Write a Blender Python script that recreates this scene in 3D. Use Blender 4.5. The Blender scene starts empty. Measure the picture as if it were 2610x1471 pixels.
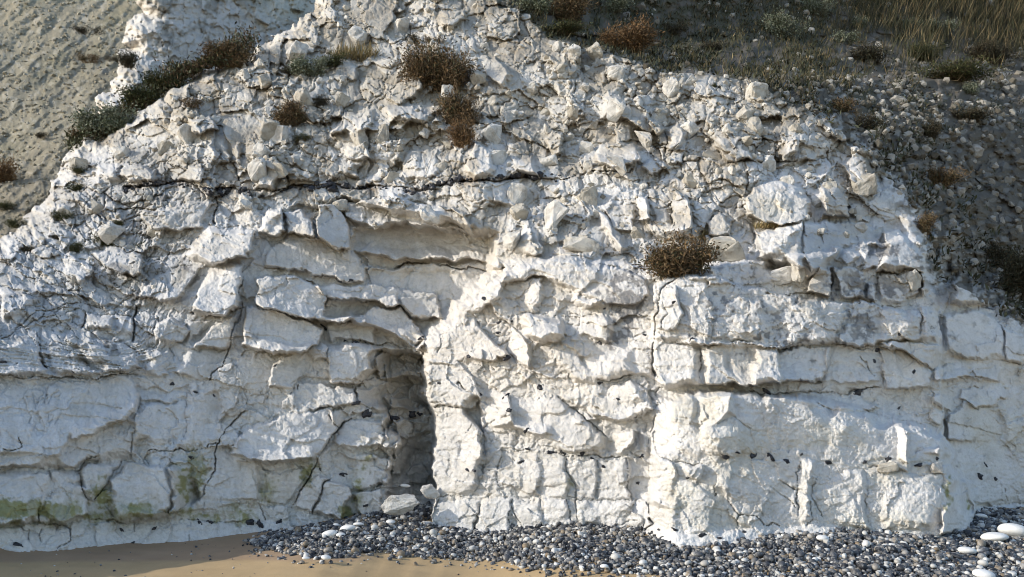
import bpy, bmesh, math, random
import numpy as np
from mathutils import Vector, noise as mnoise

random.seed(7)
rng = np.random.default_rng(11)
R = math.radians
SC = bpy.context.scene

# ------------------------------------------------------------------ camera, sky, sun, exposure
HFOV, PITCH, EYE = R(62.0), R(7.2), 1.6
cd = bpy.data.cameras.new('camera')
cam = bpy.data.objects.new('camera', cd)
SC.collection.objects.link(cam)
cam.location = (0, 0, EYE)
cam.rotation_euler = (R(90) + PITCH, 0, 0)
cd.sensor_fit = 'HORIZONTAL'
cd.angle = HFOV
cd.clip_start, cd.clip_end = 0.05, 2000
SC.camera = cam

TO_SUN = Vector((-0.90, -0.215, 0.385)).normalized()
SUN_EL = math.asin(TO_SUN.z)
world = bpy.data.worlds.new('World')
SC.world = world
world.use_nodes = True
wn = world.node_tree.nodes
wl = world.node_tree.links
sky = wn.new('ShaderNodeTexSky')
sky.sky_type = 'NISHITA'
sky.sun_disc = False
sky.sun_elevation = SUN_EL
sky.sun_rotation = math.atan2(TO_SUN.x, TO_SUN.y)
sky.dust_density = 0.8
sky.ozone_density = 1.5
bg = wn.get('Background') or wn.new('ShaderNodeBackground')
bg.inputs['Strength'].default_value = 0.15
wl.new(sky.outputs[0], bg.inputs['Color'])
sd_ = bpy.data.lights.new('sun', 'SUN')
sd_.energy, sd_.angle, sd_.color = 2.3, R(0.6), (1.0, 0.93, 0.82)
sun = bpy.data.objects.new('sun', sd_)
SC.collection.objects.link(sun)
sun.rotation_euler = TO_SUN.to_track_quat('Z', 'Y').to_euler()
SC.view_settings.view_transform = 'Standard'
SC.view_settings.look = 'None'
SC.view_settings.gamma = 1.0
SC.view_settings.exposure = 0.80
SC.cycles.filter_width = 1.0
SC.cycles.max_bounces = 6
SC.cycles.diffuse_bounces = 3

# ------------------------------------------------------------------ the survey: photograph pixel -> place in the world
W0, H0 = 2610.0, 1471.0
F = W0 / 2 / math.tan(HFOV / 2)
CP, SP = math.cos(PITCH), math.sin(PITCH)


def rays(px, py):
    cx = (px - W0 / 2) / F
    cy = -(py - H0 / 2) / F
    dy = CP - cy * SP
    return cx / dy, (SP + cy * CP) / dy          # x and z per metre of depth


def place(px, py, Y):
    a, b = rays(px, py)
    return a * Y, Y + a * 0, EYE + b * Y


def project(x, y, z):
    zc = z - EYE
    d = y * CP + zc * SP
    u = zc * CP - y * SP
    return W0 / 2 + F * x / d, H0 / 2 - F * u / d


# ------------------------------------------------------------------ noise
def hsh(ix, iy, s):
    with np.errstate(over='ignore'):
        n = (ix.astype(np.int64) * 374761393 + iy.astype(np.int64) * 668265263 + s * 974634777) & 0xffffffff
        n = ((n ^ (n >> 13)) * 1274126177) & 0xffffffff
        n = ((n ^ (n >> 15)) * 2246822519) & 0xffffffff
        n = n ^ (n >> 16)
    return (n & 0xffffff).astype(np.float32) / 16777216.0


def vn(x, y, s):
    ix, iy = np.floor(x), np.floor(y)
    fx, fy = (x - ix).astype(np.float32), (y - iy).astype(np.float32)
    fx = fx * fx * (3 - 2 * fx)
    fy = fy * fy * (3 - 2 * fy)
    a, b = hsh(ix, iy, s), hsh(ix + 1, iy, s)
    c, d = hsh(ix, iy + 1, s), hsh(ix + 1, iy + 1, s)
    return 2 * ((a + (b - a) * fx) * (1 - fy) + (c + (d - c) * fx) * fy) - 1


def vl(x, y, s):
    """noise with straight flanks and kinks, for broken outlines"""
    ix, iy = np.floor(x), np.floor(y)
    fx, fy = (x - ix).astype(np.float32), (y - iy).astype(np.float32)
    a, b = hsh(ix, iy, s), hsh(ix + 1, iy, s)
    c, d = hsh(ix, iy + 1, s), hsh(ix + 1, iy + 1, s)
    lo = a + fx * (b - a) + fy * (d - b)
    hi = a + fx * (d - c) + fy * (c - a)
    return 2 * np.where(fx > fy, lo, hi) - 1


def fbm(x, y, s, o=4):
    t, a, k = 0, 1.0, 0.0
    for i in range(o):
        t = t + a * vn(x * 2 ** i + 17.3 * i, y * 2 ** i - 9.1 * i, s + i)
        k += a
        a *= 0.5
    return t / k


def worley(x, y, s):
    ix, iy = np.floor(x), np.floor(y)
    f1 = np.full(x.shape, 9.0, np.float32)
    f2 = np.full(x.shape, 9.0, np.float32)
    idx = np.zeros(x.shape, np.float32)
    idy = np.zeros(x.shape, np.float32)
    ox = np.zeros(x.shape, np.float32)
    oy = np.zeros(x.shape, np.float32)
    for j in (-1, 0, 1):
        for i in (-1, 0, 1):
            cx, cy = ix + i, iy + j
            dx = (x - (cx + 0.1 + 0.8 * hsh(cx, cy, s))).astype(np.float32)
            dy = (y - (cy + 0.1 + 0.8 * hsh(cx, cy, s + 1))).astype(np.float32)
            d = np.sqrt(dx * dx + dy * dy)
            n = d < f1
            f2 = np.where(n, f1, np.minimum(f2, d))
            f1 = np.where(n, d, f1)
            idx = np.where(n, cx, idx)
            idy = np.where(n, cy, idy)
            ox = np.where(n, dx, ox)
            oy = np.where(n, dy, oy)
    return f1, f2, idx, idy, ox, oy


def facets(x, y, s, tilt=1.0, step=0.5, gap=0.25, gw=0.10):
    """broken rock: every cell its own tilted plane, with a joint between neighbours"""
    f1, f2, i, j, ox, oy = worley(x, y, s)
    h = step * (hsh(i, j, s + 5) - 0.5)
    h = h + tilt * ((hsh(i, j, s + 6) - 0.5) * ox + (hsh(i, j, s + 7) - 0.5) * oy)
    if gap:
        h = h - gap * np.exp(-((f2 - f1) / gw) ** 2) * np.clip(.35 + 1.3 * vn(x * .8, y * .8, s + 9), 0, 1.2)
    return h


def sstep(t):
    t = np.clip(t, 0, 1)
    return t * t * (3 - 2 * t)


def polysd(X, Y, P):
    """signed distance to a closed outline, positive inside"""
    d2 = np.full(X.shape, 1e12, np.float32)
    ins = np.zeros(X.shape, bool)
    n = len(P)
    for k in range(n):
        ax, ay = P[k]
        bx, by = P[(k + 1) % n]
        ex, ey = bx - ax, by - ay
        wx, wy = X - ax, Y - ay
        t = np.clip((wx * ex + wy * ey) / (ex * ex + ey * ey + 1e-9), 0, 1)
        qx, qy = wx - ex * t, wy - ey * t
        d2 = np.minimum(d2, qx * qx + qy * qy)
        c = (ay > Y) != (by > Y)
        if abs(ey) > 1e-9:
            ins ^= c & (X < ex * (Y - ay) / ey + ax)
    d = np.sqrt(d2)
    return np.where(ins, d, -d)


def linedist(X, Y, P):
    d2 = np.full(X.shape, 1e12, np.float32)
    for (ax, ay), (bx, by) in zip(P[:-1], P[1:]):
        ex, ey = bx - ax, by - ay
        wx, wy = X - ax, Y - ay
        t = np.clip((wx * ex + wy * ey) / (ex * ex + ey * ey + 1e-9), 0, 1)
        qx, qy = wx - ex * t, wy - ey * t
        d2 = np.minimum(d2, qx * qx + qy * qy)
    return np.sqrt(d2)


TILE = {'A': (0, 0), 'B': (650, 0), 'C': (1300, 0), 'D': (1950, 0), 'E': (0, 490), 'F': (650, 490),
        'G': (1300, 490), 'H': (1950, 490), 'I': (0, 971), 'J': (650, 971), 'K': (1300, 971), 'L': (1950, 971)}


def tp(t, pts):
    if t is None:
        return [(float(a), float(b)) for a, b in pts]
    x0, y0 = TILE[t]
    return [(x0 + a * 0.3443, y0 + b * 0.3443) for a, b in pts]


# ------------------------------------------------------------------ objects
def link(o, parent=None):
    SC.collection.objects.link(o)
    if parent is not None:
        o.parent = parent
    return o


def tag(o, label=None, cat=None, group=None, kind=None):
    if label: o['label'] = label
    if cat: o['category'] = cat
    if group: o['group'] = group
    if kind: o['kind'] = kind
    return o


def mesh_np(name, V, Fq, mats, col=None, smooth=True, mi=None):
    """one mesh from arrays: vertices (n,3), faces (m,3|4), colour per vertex"""
    me = bpy.data.meshes.new(name)
    k = Fq.shape[1]
    me.vertices.add(len(V))
    me.vertices.foreach_set('co', np.ascontiguousarray(V, np.float32).ravel())
    me.loops.add(Fq.size)
    me.loops.foreach_set('vertex_index', np.ascontiguousarray(Fq, np.int32).ravel())
    me.polygons.add(len(Fq))
    me.polygons.foreach_set('loop_start', np.arange(0, Fq.size, k, dtype=np.int32))
    me.polygons.foreach_set('loop_total', np.full(len(Fq), k, np.int32))
    me.polygons.foreach_set('use_smooth', np.full(len(Fq), smooth, bool))
    if mi is not None:
        me.polygons.foreach_set('material_index', mi.astype(np.int32))
    for m in mats:
        me.materials.append(m)
    if col is not None:
        a = me.color_attributes.new('Col', 'FLOAT_COLOR', 'POINT')
        c = np.ones((len(V), 4), np.float32)
        c[:, :3] = col
        a.data.foreach_set('color', c.ravel())
    me.update(calc_edges=True)
    me.validate()
    return me


# ------------------------------------------------------------------ materials
def new_mat(name, rough=0.9, spec=0.25):
    m = bpy.data.materials.new(name)
    m.use_nodes = True
    nt = m.node_tree
    b = nt.nodes['Principled BSDF']
    b.inputs['Roughness'].default_value = rough
    b.inputs['Specular IOR Level'].default_value = spec
    return m, nt, b


def N(nt, typ, **kw):
    n = nt.nodes.new(typ)
    for k, v in kw.items():
        if k in n.inputs:
            n.inputs[k].default_value = v
        else:
            setattr(n, k, v)
    return n


def mixc(nt, a, b, f, mode='MIX'):
    n = nt.nodes.new('ShaderNodeMix')
    n.data_type = 'RGBA'
    n.blend_type = mode
    for v, i in ((f, 0), (a, 6), (b, 7)):
        if hasattr(v, 'is_linked'):
            nt.links.new(v, n.inputs[i])
        else:
            n.inputs[i].default_value = v if i == 0 else (*v, 1)
    return n.outputs[2]


def ramp(nt, src, stops):
    n = nt.nodes.new('ShaderNodeValToRGB')
    e = n.color_ramp.elements
    while len(e) < len(stops):
        e.new(0.5)
    for q, (p, c) in zip(e, stops):
        q.position = p
        q.color = (*c, 1) if len(c) == 3 else c
    nt.links.new(src, n.inputs[0])
    return n.outputs[0]


def rock_mat(name, speck=(0.30, 0.28, 0.25), speck_amt=0.5, bump=0.5, grain=1.0):
    """colour attribute x mottling, sparse dark specks and a granular bump"""
    m, nt, b = new_mat(name, 0.92, 0.12)
    tc = N(nt, 'ShaderNodeTexCoord')
    at = N(nt, 'ShaderNodeAttribute', attribute_name='Col')
    n1 = N(nt, 'ShaderNodeTexNoise', Scale=5.0, Detail=8.0, Roughness=0.65)
    n2 = N(nt, 'ShaderNodeTexNoise', Scale=38.0 * grain, Detail=6.0, Roughness=0.7)
    n3 = N(nt, 'ShaderNodeTexNoise', Scale=14.0, Detail=7.0, Roughness=0.75)
    for n in (n1, n2, n3):
        nt.links.new(tc.outputs['Object'], n.inputs['Vector'])
    mot = ramp(nt, n1.outputs[0], [(0.30, (0.84, 0.83, 0.81)), (0.52, (0.98, 0.97, 0.96)), (0.72, (1.05, 1.04, 1.02))])
    c = mixc(nt, at.outputs['Color'], mot, 1.0, 'MULTIPLY')
    g = ramp(nt, n2.outputs[0], [(0.25, (0.82, 0.81, 0.79)), (0.5, (1.0, 1.0, 1.0)), (0.8, (1.06, 1.06, 1.05))])
    c = mixc(nt, c, g, 1.0, 'MULTIPLY')
    sp = ramp(nt, n3.outputs[0], [(0.60, (0, 0, 0)), (0.72, (1, 1, 1))])
    sc = N(nt, 'ShaderNodeMath', operation='MULTIPLY')
    nt.links.new(sp, sc.inputs[0])
    sc.inputs[1].default_value = speck_amt
    c = mixc(nt, c, speck, sc.outputs[0])
    nt.links.new(c, b.inputs['Base Color'])
    bp = N(nt, 'ShaderNodeBump', Strength=bump, Distance=0.03)
    mx = N(nt, 'ShaderNodeMath', operation='ADD')
    nt.links.new(n2.outputs[0], mx.inputs[0])
    nt.links.new(n3.outputs[0], mx.inputs[1])
    nt.links.new(mx.outputs[0], bp.inputs['Height'])
    nt.links.new(bp.outputs[0], b.inputs['Normal'])
    return m


M_CHALK = rock_mat('chalk', speck=(0.36, 0.34, 0.31), speck_amt=0.40, bump=0.6)
M_HILL = rock_mat('chalky_soil', speck=(0.05, 0.045, 0.035), speck_amt=0.7, bump=0.8)
M_SCREE = rock_mat('scree_soil', speck=(0.24, 0.215, 0.15), speck_amt=0.5, bump=0.8)


def block_mat():
    m, nt, b = new_mat('loose_chalk', 0.92, 0.12)
    tc = N(nt, 'ShaderNodeTexCoord')
    oi = N(nt, 'ShaderNodeObjectInfo')
    n1 = N(nt, 'ShaderNodeTexNoise', Scale=9.0, Detail=8.0, Roughness=0.7)
    n2 = N(nt, 'ShaderNodeTexNoise', Scale=45.0, Detail=5.0, Roughness=0.7)
    geo = N(nt, 'ShaderNodeNewGeometry')
    for n in (n1, n2):
        nt.links.new(geo.outputs['Position'], n.inputs['Vector'])
    base = ramp(nt, oi.outputs['Random'], [(0.0, (0.60, 0.575, 0.53)), (0.4, (0.62, 0.60, 0.56)), (0.7, (0.50, 0.465, 0.40)), (1.0, (0.42, 0.395, 0.345))])
    mot = ramp(nt, n1.outputs[0], [(0.36, (0.62, 0.60, 0.57)), (0.55, (1, 1, 1))])
    c = mixc(nt, base, mot, 1.0, 'MULTIPLY')
    nt.links.new(c, b.inputs['Base Color'])
    bp = N(nt, 'ShaderNodeBump', Strength=0.7, Distance=0.02)
    nt.links.new(n2.outputs[0], bp.inputs['Height'])
    nt.links.new(bp.outputs[0], b.inputs['Normal'])
    return m


M_BLOCK = block_mat()


def pebble_mat():
    m, nt, b = new_mat('flint_pebble', 0.55, 0.4)
    at = N(nt, 'ShaderNodeAttribute', attribute_name='Col')
    oi = N(nt, 'ShaderNodeObjectInfo')
    geo = N(nt, 'ShaderNodeNewGeometry')
    ad = N(nt, 'ShaderNodeMath', operation='ADD')
    nt.links.new(at.outputs['Fac'], ad.inputs[0])
    nt.links.new(oi.outputs['Random'], ad.inputs[1])
    fr = N(nt, 'ShaderNodeMath', operation='FRACT')
    nt.links.new(ad.outputs[0], fr.inputs[0])
    base = ramp(nt, fr.outputs[0], [(0.0, (0.015, 0.016, 0.020)), (0.28, (0.036, 0.040, 0.050)), (0.44, (0.10, 0.105, 0.115)),
                                    (0.55, (0.035, 0.036, 0.04)), (0.66, (0.26, 0.25, 0.235)), (0.79, (0.20, 0.145, 0.085)),
                                    (0.86, (0.44, 0.43, 0.40)), (1.0, (0.62, 0.61, 0.58))])
    n1 = N(nt, 'ShaderNodeTexNoise', Scale=24.0, Detail=5.0, Roughness=0.7)
    nt.links.new(geo.outputs['Position'], n1.inputs['Vector'])
    rind = ramp(nt, n1.outputs[0], [(0.52, (0, 0, 0)), (0.62, (1, 1, 1))])
    sc = N(nt, 'ShaderNodeMath', operation='MULTIPLY')
    nt.links.new(rind, sc.inputs[0])
    sc.inputs[1].default_value = 0.55
    c = mixc(nt, base, (0.46, 0.45, 0.42), sc.outputs[0])
    nt.links.new(c, b.inputs['Base Color'])
    bp = N(nt, 'ShaderNodeBump', Strength=0.3, Distance=0.01)
    nt.links.new(n1.outputs[0], bp.inputs['Height'])
    nt.links.new(bp.outputs[0], b.inputs['Normal'])
    return m


M_PEB = pebble_mat()


def plain_mat(name, c, c2, scale, rough=0.8, bump=0.3, dist=0.01, spec=0.3):
    m, nt, b = new_mat(name, rough, spec)
    geo = N(nt, 'ShaderNodeNewGeometry')
    n1 = N(nt, 'ShaderNodeTexNoise', Scale=scale, Detail=7.0, Roughness=0.65)
    nt.links.new(geo.outputs['Position'], n1.inputs['Vector'])
    nt.links.new(ramp(nt, n1.outputs[0], [(0.35, c), (0.65, c2)]), b.inputs['Base Color'])
    bp = N(nt, 'ShaderNodeBump', Strength=bump, Distance=dist)
    nt.links.new(n1.outputs[0], bp.inputs['Height'])
    nt.links.new(bp.outputs[0], b.inputs['Normal'])
    return m


M_FLINT = plain_mat('black_flint', (0.012, 0.012, 0.016), (0.06, 0.06, 0.065), 30, 0.4)
M_COBBLE = plain_mat('white_cobble', (0.66, 0.65, 0.62), (0.76, 0.75, 0.72), 20, 0.85)
M_GREY = plain_mat('weathered_chalk', (0.22, 0.205, 0.175), (0.42, 0.40, 0.36), 14, 0.9, 0.6, 0.02, 0.15)
M_ROOT = plain_mat('dead_root', (0.20, 0.18, 0.15), (0.34, 0.31, 0.27), 20, 0.9)


def sand_mat():
    m, nt, b = new_mat('sand', 0.85, 0.2)
    at = N(nt, 'ShaderNodeAttribute', attribute_name='Col')
    geo = N(nt, 'ShaderNodeNewGeometry')
    n1 = N(nt, 'ShaderNodeTexNoise', Scale=2.5, Detail=8.0, Roughness=0.6)
    n2 = N(nt, 'ShaderNodeTexNoise', Scale=160.0, Detail=4.0, Roughness=0.7)
    for n in (n1, n2):
        nt.links.new(geo.outputs['Position'], n.inputs['Vector'])
    c = mixc(nt, at.outputs['Color'], ramp(nt, n1.outputs[0], [(0.3, (0.9, 0.89, 0.87)), (0.7, (1.06, 1.06, 1.06))]), 1.0, 'MULTIPLY')
    c = mixc(nt, c, ramp(nt, n2.outputs[0], [(0.3, (0.88, 0.87, 0.86)), (0.7, (1.06, 1.06, 1.06))]), 1.0, 'MULTIPLY')
    nt.links.new(c, b.inputs['Base Color'])
    bp = N(nt, 'ShaderNodeBump', Strength=0.25, Distance=0.006)
    nt.links.new(n2.outputs[0], bp.inputs['Height'])
    nt.links.new(bp.outputs[0], b.inputs['Normal'])
    return m


M_SAND = sand_mat()


def leaf_mat(name):
    m, nt, b = new_mat(name, 0.75, 0.2)
    at = N(nt, 'ShaderNodeAttribute', attribute_name='Col')
    nt.links.new(at.outputs['Color'], b.inputs['Base Color'])
    return m


M_LEAF = leaf_mat('foliage')
M_STEM = leaf_mat('stems')

# ================================================================== THE CLIFF
STEP = 2.0
gx_ = np.arange(-600, 3260 + STEP, STEP, dtype=np.float32)
gy_ = np.arange(-150, 1560 + STEP, STEP, dtype=np.float32)
X, Y = np.meshgrid(gx_, gy_)

ROWS = [-180, 0, 150, 300, 480, 650, 900, 1200, 1400, 1560]
COLS = {-620: [17, 15.5, 14.2, 13.0, 11.5, 9.9, 7.2, 6.4, 6.3, 6.2],
        -320: [17, 15.5, 14.4, 13.3, 11.9, 10.3, 7.9, 7.2, 7.1, 7.0],
        0: [16, 14.5, 13.6, 12.7, 11.4, 10.1, 8.7, 8.15, 8.05, 7.95],
        350: [15.5, 14, 13, 12, 11.2, 10.3, 9.4, 8.9, 8.75, 8.7],
        700: [15.5, 14, 12.8, 11.7, 10.8, 10.15, 9.75, 9.4, 9.3, 9.25],
        1060: [15.5, 14, 12.7, 11.6, 10.75, 10.3, 10.0, 9.8, 9.7, 9.6],
        1500: [15.5, 14, 12.6, 11.5, 10.5, 9.8, 9.4, 9.2, 9.1, 9.0],
        1800: [15.7, 14.1, 12.7, 11.5, 10.4, 9.5, 9.05, 8.85, 8.75, 8.65],
        2000: [16, 14.3, 12.9, 11.7, 10.6, 9.7, 9.2, 8.98, 8.88, 8.8],
        2350: [17, 15.3, 13.8, 12.5, 11.3, 10.3, 9.7, 9.15, 8.85, 8.75],
        2610: [18, 16, 14.5, 13.5, 12.3, 11.2, 10.3, 9.85, 9.7, 9.6],
        2930: [19, 17, 15.5, 14.5, 13.3, 12.2, 11.0, 10.5, 10.3, 10.2],
        3300: [20.5, 18.5, 17, 16, 14.6, 13.3, 12.0, 11.5, 11.3, 11.2]}
CX = sorted(COLS)


def base_depth(px, py):
    px = np.asarray(px, np.float64)
    py = np.asarray(py, np.float64)
    tab = np.array([np.interp(py, ROWS, COLS[c]) for c in CX])
    out = np.zeros(px.shape)
    pos = np.clip(np.interp(px, CX, np.arange(len(CX))), 0, len(CX) - 1.0001)
    i = pos.astype(int)
    f = pos - i
    f = f * f * (3 - 2 * f) * 0.5 + f * 0.5
    a = np.take_along_axis(tab, i[None], 0)[0]
    b = np.take_along_axis(tab, (i + 1)[None], 0)[0]
    return a + (b - a) * f


def blur(a, n):
    for ax in (0, 1):
        k = 2 * n + 1
        p = [(n + 1, n) if q == ax else (0, 0) for q in (0, 1)]
        c = np.cumsum(np.pad(a, p, mode='edge'), axis=ax)
        a = (c[k:] - c[:-k]) / k if ax == 0 else (c[:, k:] - c[:, :-k]) / k
    return a


BD = blur(base_depth(X, Y), int(45 / STEP)).astype(np.float32)

# where the bare cliff ends and the overgrown hillside to its right begins
RIDGE = [(1230, -180), (1290, 20), (1390, 100), (1560, 140), (1720, 185), (1940, 205), (2060, 270), (2150, 330),
         (2230, 440), (2295, 500), (2350, 590), (2372, 690), (2410, 720), (2480, 745), (2560, 800), (2650, 850), (2930, 950), (3300, 1080)]
rx = np.interp(Y, [p[1] for p in RIDGE], [p[0] for p in RIDGE])
jag = 60 * fbm(X / 90, Y / 80, 90, 4) + 16 * vn(X / 16, Y / 14, 95)
HD = X - rx + jag                                     # pixels to the right of the ridge
HILL = HD > 0

WX = X + 9 * vl(X / 46, Y / 40, 1) + 4.5 * vl(X / 17, Y / 15, 2) + 1.8 * vl(X / 6, Y / 6, 8)
WY = Y + 8 * vl(X / 50, Y / 40, 3) + 4.5 * vl(X / 17, Y / 15, 4) + 1.8 * vl(X / 6, Y / 6, 9)
Hh = np.zeros(X.shape, np.float32)                    # relief towards the sea, metres
SM = np.zeros(X.shape, np.float32)                    # how unbroken the surface is
CK = np.zeros(X.shape, np.float32)                    # open joints


def box(P, pad):
    xs = [p[0] for p in P]
    ys = [p[1] for p in P]
    i0 = max(0, int((min(ys) - pad - gy_[0]) / STEP)); i1 = min(len(gy_), int((max(ys) + pad - gy_[0]) / STEP) + 2)
    j0 = max(0, int((min(xs) - pad - gx_[0]) / STEP)); j1 = min(len(gx_), int((max(xs) + pad - gx_[0]) / STEP) + 2)
    return slice(i0, i1), slice(j0, j1), xs, ys


OFFK = 0.85


def blk(t, pts, off, gx=0.0, gy=0.0, r=9.0, sm=0.6, ck=0.010):
    P = tp(t, pts)
    a, b, xs, ys = box(P, 26)
    if a.start >= a.stop or b.start >= b.stop:
        return
    s = polysd(WX[a, b], WY[a, b], P)
    q = sstep(.5 + 1.1 * vn(X[a, b] / 70 + off * 31, Y[a, b] / 70, 79))      # crisp here, worn away there
    w = sstep(s / (r * (.5 + 2.0 * q * q)) + 0.32)
    cx, cy = (min(xs) + max(xs)) / 2, (min(ys) + max(ys)) / 2
    hw, hh = (max(xs) - min(xs)) / 2, (max(ys) - min(ys)) / 2
    low = sstep((cy - 820) / 150)
    kf = (1.05 - .55 * low if off < .36 or cy < 760 else .9) if off > 0 else 1.0
    kt = 1.5 + .5 * low
    if 640 < (min(xs) + max(xs)) / 2 < 1110 and 500 < cy < 1330 and 0 < off < .36 and max(xs) - min(xs) < 420:
        kf *= 1.2                                    # crisp ledges of the recess and the cave
        q = q * .45
        w = sstep(s / (r * (.45 + 1.6 * q * q)) + 0.32)
    v = off * kf + kt * gx * (X[a, b] - cx) / hw + .9 * gy * (Y[a, b] - cy) / hh
    Hh[a, b] += v * w
    SM[a, b] = np.maximum(SM[a, b], sm * w)
    CK[a, b] = np.maximum(CK[a, b], ck * (1 - q) * np.exp(-(s / 2.2) ** 2))


def crack(t, pts, wd=3.0, dp=0.08):
    P = tp(t, pts)
    a, b, xs, ys = box(P, 20)
    d = linedist(WX[a, b], WY[a, b], P)
    wv = wd * (0.46 + 0.40 * vn(X[a, b] / 30, Y[a, b] / 30, 77))
    CK[a, b] = np.maximum(CK[a, b], dp * np.clip(.75 + .8 * vn(X[a, b] / 55, Y[a, b] / 55, 78), .12, 1.2) * np.exp(-(d / wv) ** 2))


# ---- the great masses
blk(None, [(1283, 690), (1180, 780), (1078, 872), (1074, 990), (1100, 1050), (1104, 1245), (1048, 1268), (1062, 1345), (1120, 1500),
           (2470, 1500), (2490, 1300), (2460, 1215), (2400, 1100), (2400, 860), (2350, 600), (1700, 690), (1450, 640)], 0.38, r=12, sm=0)
blk(None, [(600, 680), (640, 610), (760, 520), (880, 505), (1270, 590), (1255, 690), (1090, 860), (1050, 900), (900, 880), (600, 900)], -0.34, gx=-.20, r=14, sm=0.2, ck=0)
blk(None, [(-300, 960), (330, 960), (360, 1010), (345, 1150), (310, 1170), (150, 1190), (-300, 1190)], 0.20, gx=0.02, gy=0.05, r=16, sm=.75)
blk(None, [(-300, 1330), (80, 1345), (250, 1325), (420, 1330), (520, 1295), (660, 1290), (740, 1320), (700, 1500), (-300, 1500)], 0.12, gy=0.12, r=18, sm=.8, ck=.03)
# ---- cave at the foot
blk(None, [(880, 985), (905, 958), (942, 945), (935, 908), (968, 886), (1000, 896), (1040, 890), (1075, 908), (1080, 940), (1085, 1010), (1106, 1060), (1108, 1240), (1106, 1330),
           (985, 1320), (990, 1240), (984, 1205), (1008, 1182), (1000, 1152), (1020, 1135), (1012, 1108), (972, 1092), (986, 1060), (958, 1030), (925, 1040)], -0.50, gx=-0.24, r=9, sm=.0, ck=.02)
blk('J', [(1000, 0), (1250, 0), (1290, 200), (1180, 220), (1000, 200), (960, 100)], -0.14, gx=-.05, r=10, sm=.5)
blk('J', [(1090, 600), (1180, 480), (1300, 470), (1340, 790), (1080, 790)], -0.14, r=12, sm=.6)
blk('J', [(1060, 400), (1290, 370), (1200, 470), (1080, 700), (1010, 690), (1040, 560)], 0.12, gx=-.1, r=10, sm=.5)
blk('F', [(1000, 1130), (1210, 1180), (1240, 1300), (1000, 1370), (930, 1330), (930, 1200)], -0.12, r=12, sm=.3)
blk('J', [(740, 40), (930, 50), (1010, 240), (860, 200), (760, 170)], .16, gx=-.05, r=8, sm=.2)
blk('J', [(930, 240), (1060, 280), (1085, 480), (1000, 490), (960, 380)], .16, gx=-.05, r=7, sm=.3)
blk('J', [(1040, 290), (1300, 300), (1290, 380), (1120, 440), (1060, 400)], .22, gx=-.04, r=8, sm=.2)
blk('J', [(960, 110), (1120, 60), (1260, 110), (1200, 230), (1000, 200)], .14, gx=-.05, gy=.05, r=8, sm=.2)
blk('F', [(920, 1180), (1010, 1190), (1000, 1400), (930, 1400), (890, 1300)], .16, gx=-.08, r=8, sm=.2)
blk('F', [(1010, 1220), (1130, 1190), (1240, 1290), (1200, 1380), (1000, 1390)], .12, gy=.06, r=8, sm=.2)
# ---- ledges of the recess above the cave
blk('F', [(640, 90), (740, 70), (980, 20), (1300, 80), (1560, 140), (1650, 300), (1310, 265), (1060, 220), (860, 250), (660, 170)], 0.20, gy=.04, r=8, sm=.3)
blk('F', [(700, 260), (1060, 230), (1540, 300), (1640, 480), (1060, 500), (830, 480), (740, 440)], -0.08, gy=.05, r=10, sm=.95, ck=.02)
blk('F', [(740, 450), (1060, 505), (1640, 490), (1830, 540), (1380, 530), (1000, 580), (850, 570)], -0.12, gy=-.06, r=8, sm=.5)
blk('F', [(90, 460), (230, 330), (480, 350), (640, 440), (740, 460), (850, 560), (800, 660), (560, 640), (250, 570), (60, 530)], 0.10, gy=.05, r=9, sm=.85)
blk('F', [(460, 80), (590, 90), (650, 170), (720, 440), (600, 425), (470, 335), (450, 200)], 0.30, gx=-.08, gy=.03, r=8, sm=.8)
blk('F', [(230, 150), (340, 140), (450, 250), (440, 340), (220, 330)], 0.26, gx=.05, r=9, sm=.7)
blk('F', [(40, 300), (110, 140), (220, 130), (210, 310)], 0.22, gx=.06, r=12, sm=.7)
blk('F', [(800, 660), (850, 590), (1130, 590), (1690, 600), (1600, 740), (1180, 710), (1120, 710), (900, 670)], -0.02, gy=.04, r=8, sm=.7)
blk('F', [(430, 700), (600, 680), (900, 680), (1350, 750), (1380, 940), (1180, 940), (1080, 850), (920, 820), (720, 790), (500, 800)], 0.16, gy=.05, r=8, sm=.6)
blk('F', [(920, 790), (1080, 765), (1070, 850), (920, 835)], .08, gx=.05, r=6, sm=.7)
blk('F', [(1090, 780), (1240, 760), (1370, 830), (1300, 930), (1190, 930), (1100, 850)], .04, gx=-.04, r=8, sm=.8)
blk('F', [(0, 650), (250, 620), (450, 690), (500, 800), (490, 900), (760, 920), (660, 960), (360, 930), (230, 910), (0, 850)], 0.26, gy=.06, r=8, sm=.6)
blk('F', [(870, 860), (1080, 860), (1230, 990), (1280, 1070), (1230, 1160), (1050, 1060), (900, 1010), (700, 940)], 0.20, gy=.05, r=9, sm=.5)
blk('F', [(1050, 990), (1180, 960), (1270, 1070), (1200, 1110), (1060, 1040)], .08, gx=.05, r=8, sm=.7)
blk('F', [(-80, 850), (0, 860), (360, 940), (520, 1000), (480, 1100), (370, 1190), (180, 1200), (-90, 1160)], 0.24, gy=.07, r=9, sm=.75)
blk('F', [(370, 1190), (480, 1100), (530, 1110), (530, 1230), (430, 1270)], .12, gx=.05, r=8, sm=.6)
blk('F', [(530, 1100), (860, 1120), (900, 1200), (915, 1330), (730, 1430), (560, 1390), (530, 1250)], 0.22, gy=.05, r=9, sm=.8)
blk('F', [(540, 970), (820, 950), (900, 1010), (870, 1110), (560, 1080)], .10, gy=.03, r=9, sm=.7)
blk('F', [(-130, 1230), (-10, 1200), (160, 1240), (120, 1452), (-120, 1440)], .02, gx=-.02, r=9, sm=.8)
blk('F', [(140, 1250), (310, 1200), (420, 1290), (360, 1360), (320, 1452), (130, 1452)], .08, gx=-.04, r=9, sm=.8)
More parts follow.
